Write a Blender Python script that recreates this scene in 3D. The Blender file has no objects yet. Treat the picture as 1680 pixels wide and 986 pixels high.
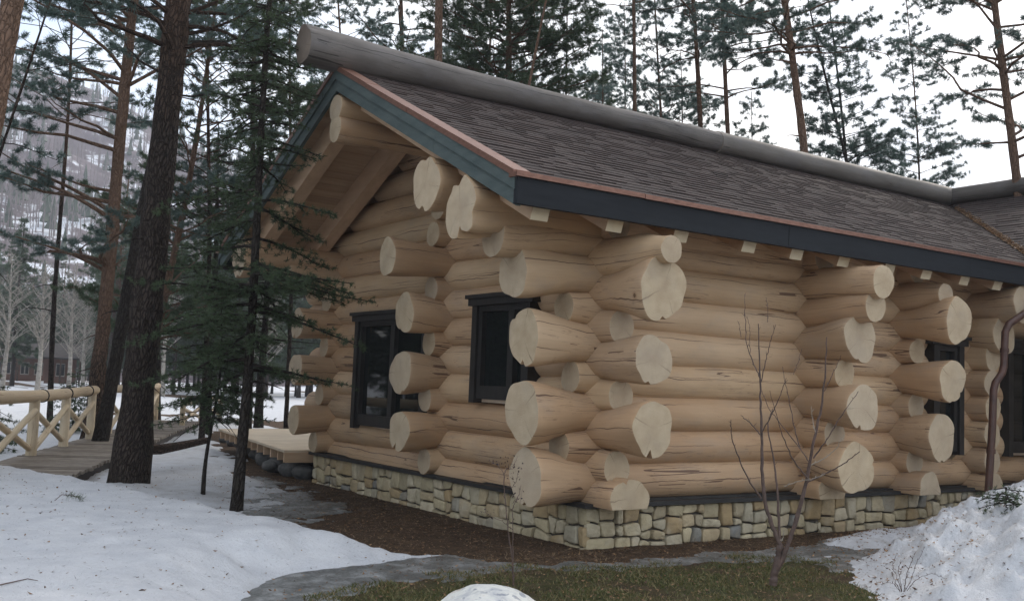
import bpy, math, random
import numpy as np
from mathutils import Vector
sc = bpy.context.scene
col = sc.collection
rad = math.radians
# ------------------------------------------------------------------ camera, sky, sun, exposure
F, CX, CY = 1670.3, 840.0, 493.0
CAM = np.array([-6.8604, -8.4617, 1.6288])
YAW, PIT, ROL = rad(55.776), rad(4.693), rad(2.27)
_f = np.array([math.cos(PIT)*math.cos(YAW), math.cos(PIT)*math.sin(YAW), math.sin(PIT)])
_r = np.array([math.sin(YAW), -math.cos(YAW), 0.0]); _u = np.cross(_r, _f)
cr = _r*math.cos(ROL)+_u*math.sin(ROL); cu = -_r*math.sin(ROL)+_u*math.cos(ROL)
def ray(x, y): return _f + cr*(x-CX)/F - cu*(y-CY)/F
def at(x, y, d): return CAM + ray(x, y)*d                    # a photo point at a real distance
def on(x, y, ax, val):
    d = ray(x, y); return CAM + d*((val-CAM[ax])/d[ax])       # a photo point on a real plane
cd = bpy.data.cameras.new('camera'); cam = bpy.data.objects.new('camera', cd); col.objects.link(cam)
from mathutils import Matrix
M3 = Matrix(((cr[0], cu[0], -_f[0]), (cr[1], cu[1], -_f[1]), (cr[2], cu[2], -_f[2])))
cam.matrix_world = Matrix.Translation(Vector(CAM)) @ M3.to_4x4()
cd.sensor_fit = 'HORIZONTAL'; cd.sensor_width = 36; cd.lens = 36*F/1680; cd.clip_start = .05; cd.clip_end = 3000
sc.camera = cam
SUN_EL, SUN_AZ = rad(38), rad(20)       # azimuth of the direction towards the sun, from +X
w = bpy.data.worlds.new('World'); sc.world = w; w.use_nodes = True
nt = w.node_tree; nt.nodes.clear()
out = nt.nodes.new('ShaderNodeOutputWorld'); add = nt.nodes.new('ShaderNodeAddShader')
b1 = nt.nodes.new('ShaderNodeBackground'); b2 = nt.nodes.new('ShaderNodeBackground')
sky = nt.nodes.new('ShaderNodeTexSky'); sky.sky_type = 'NISHITA'; sky.sun_disc = False
sky.sun_elevation = SUN_EL; sky.sun_rotation = math.pi/2 - SUN_AZ; sky.air_density = 1.2; sky.dust_density = 3
b1.inputs[1].default_value = .05
nt.links.new(sky.outputs[0], b1.inputs[0])
tc = nt.nodes.new('ShaderNodeTexCoord'); no = nt.nodes.new('ShaderNodeTexNoise'); no.inputs['Scale'].default_value = 3.2; no.inputs['Detail'].default_value = 5
mp = nt.nodes.new('ShaderNodeMapping'); mp.inputs['Scale'].default_value = (1, 1, 2.6)
rp = nt.nodes.new('ShaderNodeValToRGB')
rp.color_ramp.elements[0].position = .36; rp.color_ramp.elements[0].color = (.60, .71, .90, 1)
rp.color_ramp.elements[1].position = .6; rp.color_ramp.elements[1].color = (1.0, .985, .955, 1)
nt.links.new(tc.outputs['Generated'], mp.inputs[0]); nt.links.new(mp.outputs[0], no.inputs[0]); nt.links.new(no.outputs['Fac'], rp.inputs[0])
nt.links.new(rp.outputs[0], b2.inputs[0]); b2.inputs[1].default_value = .74
nt.links.new(b1.outputs[0], add.inputs[0]); nt.links.new(b2.outputs[0], add.inputs[1]); nt.links.new(add.outputs[0], out.inputs[0])
sd = bpy.data.lights.new('sun', 'SUN'); sd.energy = 1.0; sd.angle = rad(16); sd.color = (1, .93, .84)
so = bpy.data.objects.new('sun', sd); col.objects.link(so)
tos = Vector((math.cos(SUN_EL)*math.cos(SUN_AZ), math.cos(SUN_EL)*math.sin(SUN_AZ), math.sin(SUN_EL)))
so.rotation_euler = tos.to_track_quat('Z', 'Y').to_euler(); so.location = (0, 0, 30)
sc.view_settings.view_transform = 'Standard'; sc.view_settings.look = 'None'; sc.view_settings.gamma = 1
sc.view_settings.exposure = 0.76

# ------------------------------------------------------------------ helpers
def tag(o, label=None, cat=None, group=None, kind=None):
    if label: o['label'] = label
    if cat: o['category'] = cat
    if group: o['group'] = group
    if kind: o['kind'] = kind
    return o
def empty(name, loc, label, cat, group=None):
    o = bpy.data.objects.new(name, None); col.objects.link(o); o.location = loc; o.empty_display_size = .2
    return tag(o, label, cat, group)
class MB:
    def __init__(s): s.V = []; s.T = []; s.Q = []; s.n = 0; s.mt = []; s.mq = []; s.uv = []; s.attr = []
    def addm(s, V, Q=None, T=None, mat=0, uv=None, attr=None):
        V = np.asarray(V, float).reshape(-1, 3); n = len(V)
        s.V.append(V)
        s.uv.append(np.zeros((n, 2)) if uv is None else np.asarray(uv, float))
        s.attr.append(np.full(n, .5) if attr is None else np.broadcast_to(np.asarray(attr, float), (n,)))
        if Q is not None and len(Q):
            Q = np.asarray(Q, int)+s.n; s.Q.append(Q); s.mq.append(np.broadcast_to(np.asarray(mat, int), (len(Q),)))
        if T is not None and len(T):
            T = np.asarray(T, int)+s.n; s.T.append(T); s.mt.append(np.broadcast_to(np.asarray(mat, int), (len(T),)))
        s.n += n
    def box(s, lo, hi, mat=0, attr=None, rot=None, piv=None):
        x0, y0, z0 = lo; x1, y1, z1 = hi
        V = np.array([(x0,y0,z0),(x1,y0,z0),(x1,y1,z0),(x0,y1,z0),(x0,y0,z1),(x1,y0,z1),(x1,y1,z1),(x0,y1,z1)], float)
        if rot is not None: V = (V-piv)@np.asarray(rot).T+piv
        s.addm(V, [(0,3,2,1),(4,5,6,7),(0,1,5,4),(1,2,6,5),(2,3,7,6),(3,0,4,7)], mat=mat, attr=attr)
    def hexa(s, P, mat=0, attr=None):     # 8 points, order as box
        s.addm(P, [(0,3,2,1),(4,5,6,7),(0,1,5,4),(1,2,6,5),(2,3,7,6),(3,0,4,7)], mat=mat, attr=attr)
    def tube(s, P, R, n=8, mat=0, attr=None, caps=True, capmat=None):
        P = np.asarray(P, float); R = np.broadcast_to(np.asarray(R, float), (len(P),))
        d = np.gradient(P, axis=0); d /= np.linalg.norm(d, axis=1)[:, None]+1e-9
        ref = np.array([0,0,1.]) if abs(d[:, 2]).mean() < .8 else np.array([1.,0,0])
        a = np.cross(d, ref); a /= np.linalg.norm(a, axis=1)[:, None]; b = np.cross(d, a)
        th = np.linspace(0, 2*np.pi, n, endpoint=False)
        V = P[:, None]+R[:, None, None]*(a[:, None]*np.cos(th)[None, :, None]+b[:, None]*np.sin(th)[None, :, None])
        m = len(P); i = np.arange(m-1)[:, None]*n; j = np.arange(n)[None]; k = (j+1) % n
        Q = np.stack([i+j, i+n+j, i+n+k, i+k], -1).reshape(-1, 4)
        L = np.r_[0, np.cumsum(np.linalg.norm(np.diff(P, axis=0), axis=1))]
        uv = np.stack([np.repeat(L, n), np.tile(th, m)*np.repeat(R, n)], 1)
        s.addm(V.reshape(-1, 3), Q, mat=mat, uv=uv, attr=attr)
        if caps:
            for e, rr in ((0, 1), (m-1, 0)):
                ring = V[e]; c = ring.mean(0)
                T = [(n, (q+1) % n, q) if not rr else (n, q, (q+1) % n) for q in range(n)]
                s.addm(np.vstack([ring, c]), T=T, mat=mat if capmat is None else capmat, attr=attr,
                       uv=np.vstack([np.stack([np.cos(th)*R[e], np.sin(th)*R[e]], 1), [[0, 0]]]))
    def build(s, name, mats, parent=None, smooth=True, loc=None):
        me = bpy.data.meshes.new(name)
        if loc is None: loc = np.zeros(3)
        V = np.vstack(s.V)-np.asarray(loc)
        Q = np.vstack(s.Q) if s.Q else np.zeros((0, 4), int); T = np.vstack(s.T) if s.T else np.zeros((0, 3), int)
        nl = Q.size+T.size; npoly = len(Q)+len(T)
        me.vertices.add(len(V)); me.vertices.foreach_set('co', V.astype(np.float32).ravel())
        me.loops.add(nl); li = np.concatenate([Q.ravel(), T.ravel()]).astype(np.int32); me.loops.foreach_set('vertex_index', li)
        me.polygons.add(npoly)
        ls = np.concatenate([np.arange(len(Q))*4, Q.size+np.arange(len(T))*3]).astype(np.int32)
        me.polygons.foreach_set('loop_start', ls)
        me.update(calc_edges=True)
        mi = np.concatenate([np.concatenate(s.mq) if s.mq else np.zeros(0, int), np.concatenate(s.mt) if s.mt else np.zeros(0, int)]).astype(np.int32)
        me.polygons.foreach_set('material_index', mi)
        me.polygons.foreach_set('use_smooth', np.full(npoly, smooth, dtype=bool))
        uv = np.vstack(s.uv)[li]; l = me.uv_layers.new(name='UVMap'); l.data.foreach_set('uv', uv.astype(np.float32).ravel())
        at_ = me.attributes.new('tone', 'FLOAT', 'POINT'); at_.data.foreach_set('value', np.concatenate(s.attr).astype(np.float32))
        for m in (mats if isinstance(mats, (list, tuple)) else [mats]): me.materials.append(m)
        o = bpy.data.objects.new(name, me); col.objects.link(o)
        if parent is not None:
            o.parent = parent; o.location = np.asarray(loc)-np.array(parent_world(parent))
        else: o.location = loc
        return o
def parent_world(p):
    v = np.array(p.location); q = p.parent
    while q is not None: v = v+np.array(q.location); q = q.parent
    return v
def autosmooth(o, ang=35):
    me = o.data
    me.set_sharp_from_angle(angle=rad(ang)); return o
# value noise
_rs = np.random.RandomState(5); _tab = _rs.rand(256, 256)
def vnoise(x, y, s=1.0, seed=0):
    x = np.asarray(x, float)*s+seed*17.13; y = np.asarray(y, float)*s+seed*7.77
    xi = np.floor(x).astype(int); yi = np.floor(y).astype(int); fx = x-xi; fy = y-yi
    fx = fx*fx*(3-2*fx); fy = fy*fy*(3-2*fy)
    g = lambda a, b: _tab[a % 256, b % 256]
    return (g(xi, yi)*(1-fx)+g(xi+1, yi)*fx)*(1-fy)+(g(xi, yi+1)*(1-fx)+g(xi+1, yi+1)*fx)*fy
def fbm(x, y, s=1.0, o=4, seed=0):
    r = 0; a = .5; t = 0
    for i in range(o): r = r+a*vnoise(x, y, s*2**i, seed+i); t += a; a *= .55
    return r/t
def sstep(a, b, x): t = np.clip((x-a)/(b-a), 0, 1); return t*t*(3-2*t)

# ------------------------------------------------------------------ materials
def mat(name, rough=.7, spec=.3):
    m = bpy.data.materials.new(name); m.use_nodes = True; n = m.node_tree
    b = n.nodes['Principled BSDF']; b.inputs['Roughness'].default_value = rough
    b.inputs['Specular IOR Level'].default_value = spec
    return m, n, b
def N(n, t, **k):
    o = n.nodes.new(t)
    for a, v in k.items():
        if a in o.inputs: o.inputs[a].default_value = v
        else: setattr(o, a, v)
    return o
def noise(n, vec, scale, detail=4, rough=.55, dist=0.0):
    o = N(n, 'ShaderNodeTexNoise'); o.inputs['Scale'].default_value = scale; o.inputs['Detail'].default_value = detail
    o.inputs['Roughness'].default_value = rough; o.inputs['Distortion'].default_value = dist
    if vec is not None: n.links.new(vec, o.inputs['Vector'])
    return o.outputs['Fac']
def ramp(n, fac, stops, interp='LINEAR'):
    o = N(n, 'ShaderNodeValToRGB'); cr_ = o.color_ramp; cr_.interpolation = interp
    while len(cr_.elements) < len(stops): cr_.elements.new(.5)
    for e, (p, c) in zip(cr_.elements, stops):
        e.position = p; e.color = (*c, 1) if not isinstance(c, (int, float)) else (c, c, c, 1)
    n.links.new(fac, o.inputs[0]); return o.outputs[0]
def mix(n, fac, a, b, mode='MIX'):
    o = N(n, 'ShaderNodeMix', data_type='RGBA', blend_type=mode)
    for sock, v in ((o.inputs[0], fac), (o.inputs[6], a), (o.inputs[7], b)):
        if isinstance(v, (int, float)): sock.default_value = v
        elif isinstance(v, tuple): sock.default_value = (*v, 1)
        else: n.links.new(v, sock)
    return o.outputs[2]
def math_(n, op, a, b=None):
    o = N(n, 'ShaderNodeMath', operation=op)
    for i, v in enumerate((a, b)):
        if v is None: continue
        if isinstance(v, (int, float)): o.inputs[i].default_value = v
        else: n.links.new(v, o.inputs[i])
    return o.outputs[0]
def mapping(n, src, scale=(1, 1, 1), loc=None):
    o = N(n, 'ShaderNodeMapping'); o.inputs['Scale'].default_value = scale; n.links.new(src, o.inputs[0])
    if loc is not None: n.links.new(loc, o.inputs['Location'])
    return o.outputs[0]
def bump(n, b, h, strength=.4, dist=.01):
    o = N(n, 'ShaderNodeBump'); o.inputs['Strength'].default_value = strength; o.inputs['Distance'].default_value = dist
    n.links.new(h, o.inputs['Height']); n.links.new(o.outputs[0], b.inputs['Normal'])
def coords(n): return N(n, 'ShaderNodeTexCoord')
def randvec(n):
    oi = N(n, 'ShaderNodeObjectInfo'); cb = N(n, 'ShaderNodeCombineXYZ')
    n.links.new(math_(n, 'MULTIPLY', oi.outputs['Random'], 91.0), cb.inputs[0]); n.links.new(math_(n, 'MULTIPLY', oi.outputs['Random'], 37.0), cb.inputs[1])
    n.links.new(math_(n, 'MULTIPLY', oi.outputs['Random'], 13.0), cb.inputs[2])
    return oi.outputs['Random'], cb.outputs[0]

def log_material(name, c0, c1, crack_col, grey=0.0, knots=True):
    m, n, b = mat(name, .62, .28)
    uv = coords(n).outputs['UV']; rnd, rv = randvec(n)
    base = mapping(n, uv, (1, 1, 1), rv)
    g = noise(n, mapping(n, base, (1.2, 26, 1)), 1.6, 6, .6)
    big = noise(n, mapping(n, base, (.9, 2.2, 1)), 1.3, 4, .55)
    c = mix(n, ramp(n, big, [(.3, 0.0), (.72, 1.0)]), c0, c1)
    c = mix(n, math_(n, 'MULTIPLY', ramp(n, g, [(.35, 0.0), (.75, 1.0)]), .38), c, tuple(x*.55 for x in c0))
    # per-log tone
    c = mix(n, .42, c, ramp(n, rnd, [(0, tuple(x*1.12 for x in c1)), (.25, (c0[0]*.84, c0[1]*.70, c0[2]*.58)), (.5, (c1[0], c1[1]*.97, c1[2]*.88)), (.72, (c0[0]*.80, c0[1]*.84, c0[2]*.92)), (1, (c0[0]*.98, c0[1]*.86, c0[2]*.74))]))
    # weathering blotches
    bl = noise(n, mapping(n, base, (.6, 1.3, 1)), 3.1, 5, .6)
    c = mix(n, math_(n, 'MULTIPLY', ramp(n, bl, [(.5, 0.0), (.75, 1.0)]), .35 if not grey else .7), c, (.30, .26, .22) if not grey else (.16, .15, .15))
    # long drying cracks: iso-lines of a stretched noise, broken up by a second one
    cn = noise(n, mapping(n, base, (.16, 4.6, 1)), 1.15, 3, .45, .05)
    line = math_(n, 'ABSOLUTE', math_(n, 'SUBTRACT', cn, .5))
    cm = noise(n, mapping(n, base, (1.1, 1.6, 1)), 1.1, 2)
    wdt = math_(n, 'MULTIPLY', math_(n, 'SUBTRACT', cm, .49), .05)
    crk = math_(n, 'LESS_THAN', line, wdt)
    fine = noise(n, mapping(n, base, (1.1, 30, 1)), 1.5, 2, .5)
    fl = math_(n, 'MULTIPLY', math_(n, 'LESS_THAN', math_(n, 'ABSOLUTE', math_(n, 'SUBTRACT', fine, .5)), .012), math_(n, 'GREATER_THAN', cm, .52))
    crk = math_(n, 'MULTIPLY', crk, math_(n, 'GREATER_THAN', cm, .56))
    suv = N(n, 'ShaderNodeSeparateXYZ'); n.links.new(uv, suv.inputs[0]); srv = N(n, 'ShaderNodeSeparateXYZ'); n.links.new(rv, srv.inputs[0])
    for k_, (mul, offv, wid, thr) in enumerate(((7.31, .62, .0075, .40), (3.77, .50, .005, .44), (11.9, .78, .0045, .44))):
        cx_ = N(n, 'ShaderNodeCombineXYZ'); n.links.new(math_(n, 'MULTIPLY', suv.outputs[0], .75), cx_.inputs[0]); n.links.new(math_(n, 'ADD', srv.outputs[0], k_*9.3), cx_.inputs[1])
        nw = noise(n, cx_.outputs[0], 1.6, 4, .6); cx2 = N(n, 'ShaderNodeCombineXYZ'); n.links.new(suv.outputs[0], cx2.inputs[0]); n.links.new(math_(n, 'ADD', srv.outputs[1], k_*5.1+40), cx2.inputs[1])
        nm = noise(n, cx2.outputs[0], .9, 2, .5)
        v0 = math_(n, 'ADD', math_(n, 'MULTIPLY', math_(n, 'SUBTRACT', math_(n, 'FRACT', math_(n, 'MULTIPLY', rnd, mul)), .5), .34), offv)
        dv_ = math_(n, 'ABSOLUTE', math_(n, 'SUBTRACT', suv.outputs[1], math_(n, 'ADD', v0, math_(n, 'MULTIPLY', math_(n, 'SUBTRACT', nw, .5), .11))))
        ln_ = math_(n, 'LESS_THAN', dv_, math_(n, 'MULTIPLY', math_(n, 'SUBTRACT', nm, thr), wid*4))
        crk = math_(n, 'MAXIMUM', crk, ln_)
    c = mix(n, math_(n, 'MULTIPLY', fl, .35), c, crack_col)
    c = mix(n, math_(n, 'MULTIPLY', crk, .85), c, crack_col)
    if knots:
        v = N(n, 'ShaderNodeTexVoronoi'); v.inputs['Scale'].default_value = 2.3; n.links.new(mapping(n, base, (1, 1.2, 1)), v.inputs['Vector'])
        sep = N(n, 'ShaderNodeSeparateColor'); n.links.new(v.outputs['Color'], sep.inputs[0])
        kn = math_(n, 'MULTIPLY', math_(n, 'LESS_THAN', v.outputs['Distance'], .045), math_(n, 'GREATER_THAN', sep.outputs[0], .45))
        halo = math_(n, 'MULTIPLY', math_(n, 'LESS_THAN', v.outputs['Distance'], .085), math_(n, 'GREATER_THAN', sep.outputs[0], .45))
        c = mix(n, math_(n, 'MULTIPLY', halo, .3), c, (.30, .15, .07)); c = mix(n, math_(n, 'MULTIPLY', kn, .8), c, (.10, .05, .025))
    n.links.new(c, b.inputs['Base Color'])
    h = math_(n, 'SUBTRACT', math_(n, 'MULTIPLY', g, .35), math_(n, 'MULTIPLY', crk, 1.4))
    lump = noise(n, mapping(n, base, (2.5, 5, 1)), 1.0, 3)
    h = math_(n, 'ADD', h, math_(n, 'MULTIPLY', lump, 1.6))
    bump(n, b, h, .5, .012)
    return m
def endgrain_material(name, c0, c1, dark):
    m, n, b = mat(name, .75, .2)
    uv = coords(n).outputs['UV']; rnd, rv = randvec(n)
    nz = noise(n, mapping(n, uv, (1, 1, 1), rv), 7, 4)
    ln = N(n, 'ShaderNodeVectorMath', operation='LENGTH'); n.links.new(uv, ln.inputs[0])
    d = math_(n, 'ADD', ln.outputs['Value'], math_(n, 'MULTIPLY', nz, .05))
    ring = math_(n, 'SINE', math_(n, 'MULTIPLY', d, 260.0))
    c = mix(n, ramp(n, nz, [(.35, 0.0), (.7, 1.0)]), c0, c1)
    c = mix(n, math_(n, 'MULTIPLY', math_(n, 'MULTIPLY', ring, ring), .45), c, dark)
    # heartwood a little browner, radial checks
    c = mix(n, ramp(n, d, [(0.0, .30), (.10, .14), (.20, 0.0)]), c, dark)
    g = N(n, 'ShaderNodeTexGradient', gradient_type='RADIAL'); rot = N(n, 'ShaderNodeVectorRotate'); n.links.new(uv, rot.inputs['Vector'])
    n.links.new(math_(n, 'MULTIPLY', rnd, 6.28), rot.inputs['Angle']); n.links.new(rot.outputs[0], g.inputs[0])
    a = math_(n, 'ADD', g.outputs['Fac'], math_(n, 'MULTIPLY', noise(n, mapping(n, uv, (1,1,1), rv), 9, 2), .035))
    tot = None
    for pos, wd in ((.21, .0011), (.47, .0004), (.83, .0006)):
        l = math_(n, 'LESS_THAN', math_(n, 'ABSOLUTE', math_(n, 'SUBTRACT', a, pos)), math_(n, 'ADD', math_(n, 'MULTIPLY', d, wd*12), wd))
        tot = l if tot is None else math_(n, 'MAXIMUM', tot, l)
    c = mix(n, math_(n, 'MULTIPLY', tot, .45), c, (.10, .06, .035))
    st = noise(n, mapping(n, uv, (1, 1, 1), rv), 3, 3)
    c = mix(n, math_(n, 'MULTIPLY', ramp(n, st, [(.5, 0.0), (.8, 1.0)]), .4), c, (.33, .28, .22))
    c = mix(n, ramp(n, rnd, [(0, .0), (1, .38)]), c, (.42, .35, .28))
    n.links.new(c, b.inputs['Base Color']); bump(n, b, math_(n, 'ADD', math_(n, 'ADD', nz, math_(n, 'MULTIPLY', ring, .05)), math_(n, 'ADD', math_(n, 'MULTIPLY', tot, -1.5), math_(n, 'MULTIPLY', noise(n, mapping(n, uv, (6, 90, 1), rv), 1.5, 3), .4))), .5, .006)
    return m
M = {}
M['log'] = log_material('peeled_log', (.475, .318, .188), (.59, .43, .275), (.11, .06, .04))
M['end'] = endgrain_material('log_end_grain', (.62, .51, .345), (.50, .39, .255), (.30, .20, .12))
M['ridge'] = log_material('weathered_log', (.075, .068, .062), (.22, .20, .182), (.04, .035, .03), grey=1, knots=False)
M['ridge_end'] = endgrain_material('weathered_end_grain', (.20, .16, .13), (.26, .21, .17), (.09, .07, .055))
M['rail'] = log_material('rail_wood', (.52, .42, .28), (.62, .52, .37), (.2, .12, .07))
def simple(name, stops, scale, rough=.7, bumpk=.3, bd=.01, space='Object', stretch=(1, 1, 1), spec=.3, detail=6, tone=0, tonecol=(0, 0, 0)):
    m, n, b = mat(name, rough, spec)
    v = mapping(n, coords(n).outputs[space], stretch)
    f = noise(n, v, scale, detail, .6)
    c = ramp(n, f, stops)
    if tone:
        a = N(n, 'ShaderNodeAttribute', attribute_name='tone')
        c = mix(n, math_(n, 'MULTIPLY', a.outputs['Fac'], tone), c, tonecol)
    n.links.new(c, b.inputs['Base Color'])
    if bumpk: bump(n, b, f, bumpk, bd)
    return m
M['plank'] = simple('soffit_plank', [(.3, (.46, .31, .19)), (.7, (.58, .42, .27))], 3, .65, .2, .004, stretch=(.5, 6, 6), tone=.35, tonecol=(.22, .13, .08))
M['rafter'] = simple('rafter_wood', [(.3, (.50, .34, .22)), (.7, (.62, .44, .29))], 3, .65, .2, .004, stretch=(3, .6, 3))
M['cut'] = simple('rafter_end', [(.3, (.70, .58, .40)), (.7, (.76, .66, .47))], 9, .75, .1, .003)
M['rake'] = simple('rake_stain', [(.3, (.060, .082, .080)), (.7, (.10, .125, .118))], 2.2, .7, .25, .003, stretch=(1, 1, 5))
M['navy'] = simple('fascia_dark', [(.3, (.009, .011, .014)), (.7, (.015, .018, .022))], 2.2, .75, .2, .003, stretch=(1, 4, 8))  # eave boards, much darker than the rake boards
M['copper'] = simple('copper_drip', [(.3, (.17, .085, .06)), (.7, (.27, .14, .10))], 14, .42, .2, .002, stretch=(1, 1, 3))
M['copper'].node_tree.nodes['Principled BSDF'].inputs['Metallic'].default_value = .4
M['pipe'] = simple('downspout_brown', [(.3, (.055, .028, .022)), (.7, (.10, .05, .035))], 8, .35, .1, .002)
M['frame'] = simple('window_frame_dark', [(.3, (.018, .017, .016)), (.7, (.034, .03, .027))], 5, .5, .2, .002, stretch=(1, 4, 1))
M['sill'] = simple('sill_board', [(.3, (.022, .021, .020)), (.7, (.04, .038, .035))], 5, .6, .2, .003)
M['chink'] = simple('planed_log_cut', [(.3, (.62, .47, .34)), (.7, (.72, .58, .44))], 4, .7, .2, .004)
m, n, b = mat('window_glass', .03, .32); b.inputs['Base Color'].default_value = (.012, .014, .013, 1); M['glass'] = m
bump(n, b, noise(n, coords(n).outputs['Object'], 1.5, 1), .05, .02)
# shingle
m, n, b = mat('asphalt_shingle', .85, .2)
a = N(n, 'ShaderNodeAttribute', attribute_name='tone'); gr = noise(n, coords(n).outputs['Object'], 260, 2); bg = noise(n, coords(n).outputs['Object'], .9, 4)
c = ramp(n, a.outputs['Fac'], [(0, (.016, .011, .0095)), (.5, (.042, .028, .024)), (1, (.078, .054, .046))])
c = mix(n, .45, c, ramp(n, gr, [(.3, (.014, .011, .010)), (.7, (.12, .092, .085))])); c = mix(n, math_(n, 'MULTIPLY', bg, .2), c, (.09, .08, .075))
n.links.new(c, b.inputs['Base Color']); bump(n, b, gr, .5, .004); M['shingle'] = m
# stone
m, n, b = mat('rubble_stone', .85, .2)
a = N(n, 'ShaderNodeAttribute', attribute_name='tone'); o_ = coords(n).outputs['Object']
c = ramp(n, a.outputs['Fac'], [(0, (.42, .36, .23)), (.2, (.58, .49, .31)), (.4, (.50, .44, .31)), (.55, (.62, .54, .38)), (.70, (.44, .32, .17)), (.82, (.52, .43, .27)), (.96, (.24, .24, .22)), (1, (.54, .48, .34))])
f = noise(n, o_, 9, 6, .65); c = mix(n, math_(n, 'MULTIPLY', ramp(n, f, [(.4, 0.0), (.75, 1.0)]), .55), c, (.25, .19, .12))
f2 = noise(n, o_, 3.1, 3); c = mix(n, math_(n, 'MULTIPLY', ramp(n, f2, [(.55, 0.0), (.75, 1.0)]), .4), c, (.62, .58, .47))
n.links.new(c, b.inputs['Base Color']); bump(n, b, noise(n, o_, 17, 8, .75), 1.0, .025); M['stone'] = m
M['mortar'] = simple('mortar', [(.3, (.06, .052, .042)), (.7, (.12, .10, .08))], 30, .9, .5, .01)
M['rock'] = simple('dark_rock', [(.3, (.05, .05, .05)), (.5, (.10, .10, .095)), (.75, (.17, .16, .15))], 6, .8, .7, .03)
def bark_material(name, low, high, z0, z1):
    m, n, b = mat(name, .9, .15)
    uv = coords(n).outputs['UV']; rnd, rv = randvec(n); base = mapping(n, uv, (1, 1, 1), rv)
    v = N(n, 'ShaderNodeTexVoronoi', feature='DISTANCE_TO_EDGE'); v.inputs['Scale'].default_value = 1
    w1 = noise(n, base, 6, 3)
    cmb = N(n, 'ShaderNodeVectorMath', operation='ADD'); n.links.new(mapping(n, base, (7, 26, 1)), cmb.inputs[0]); n.links.new(math_(n, 'MULTIPLY', w1, 2.5), cmb.inputs[1]); n.links.new(cmb.outputs[0], v.inputs['Vector'])
    crack = ramp(n, v.outputs['Distance'], [(.0, 0.0), (.22, 1.0)])
    sep = N(n, 'ShaderNodeSeparateXYZ'); geo = N(n, 'ShaderNodeNewGeometry'); n.links.new(geo.outputs['Position'], sep.inputs[0])
    hz = math_(n, 'ADD', sep.outputs[2], math_(n, 'MULTIPLY', noise(n, base, 1.2, 3), 2.5))
    mr = N(n, 'ShaderNodeMapRange'); n.links.new(hz, mr.inputs[0]); mr.inputs[1].default_value = z0; mr.inputs[2].default_value = z1
    f = noise(n, mapping(n, base, (3, 9, 1)), 2.2, 6, .7)
    lo = mix(n, f, tuple(x*.55 for x in low), tuple(x*1.5 for x in low)); hi = mix(n, f, tuple(x*.65 for x in high), tuple(x*1.3 for x in high))
    c = mix(n, mr.outputs[0], lo, hi)
    dk = mix(n, math_(n, 'SUBTRACT', 1.0, math_(n, 'MULTIPLY', mr.outputs[0], .7)), c, (.018, .014, .011)); c = mix(n, crack, dk, c)
    n.links.new(c, b.inputs['Base Color']); bump(n, b, math_(n, 'ADD', crack, f), .9, .025)
    return m
M['bark'] = bark_material('pine_bark', (.062, .048, .040), (.17, .10, .065), 6.0, 10)
M['bark_red'] = bark_material('pine_bark_orange', (.10, .068, .050), (.23, .145, .10), 2.0, 5.0)
M['bark_dark'] = bark_material('dark_bark', (.045, .038, .032), (.06, .05, .042), 4, 8)
M['twig'] = simple('twig_bark', [(.3, (.07, .05, .042)), (.7, (.15, .10, .08))], 20, .7, .2, .002)
M['twig_pale'] = simple('pale_twig', [(.3, (.30, .26, .21)), (.7, (.42, .37, .30))], 20, .7, .2, .002)
M['birch'] = simple('birch_bark', [(.3, (.08, .07, .06)), (.45, (.24, .22, .19)), (.8, (.40, .37, .33))], 4, .8, .1, .01, stretch=(1, 1, 2))
def leaf(name, cs, trans=.25):
    m, n, b = mat(name, .55, .35)
    a = N(n, 'ShaderNodeAttribute', attribute_name='tone'); rnd, _ = randvec(n)
    c = ramp(n, a.outputs['Fac'], [(0, cs[0]), (.5, cs[1]), (1, cs[2])])
    n.links.new(c, b.inputs['Base Color'])
    t = N(n, 'ShaderNodeBsdfTranslucent'); n.links.new(c, t.inputs[0]); ms = N(n, 'ShaderNodeMixShader'); ms.inputs[0].default_value = trans
    n.links.new(b.outputs[0], ms.inputs[1]); n.links.new(t.outputs[0], ms.inputs[2]); n.links.new(ms.outputs[0], n.nodes['Material Output'].inputs[0])
    return m
M['pine'] = leaf('pine_needles', [(.07, .11, .095), (.115, .165, .145), (.17, .225, .195)], .5)
M['cedar'] = leaf('cedar_needles', [(.045, .072, .040), (.075, .11, .06), (.11, .15, .085)], .4)
M['fir'] = leaf('fir_needles', [(.042, .066, .034), (.068, .10, .050), (.10, .14, .07)], .4)
M['far_leaf'] = leaf('distant_needles', [(.045, .07, .045), (.07, .10, .06), (.10, .135, .085)], .35)
M['dead_leaf'] = leaf('dead_leaf', [(.08, .05, .03), (.20, .11, .055), (.36, .22, .11)], .2)
M['dark_leaf'] = leaf('withered_leaf', [(.02, .014, .014), (.035, .022, .022), (.05, .03, .028)], .2)
M['grassblade'] = leaf('grass_blade', [(.055, .08, .022), (.12, .12, .04), (.26, .20, .095)], .3)
M['straw'] = leaf('dead_grass', [(.07, .045, .028), (.15, .095, .055), (.30, .21, .12)], .2)
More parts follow.
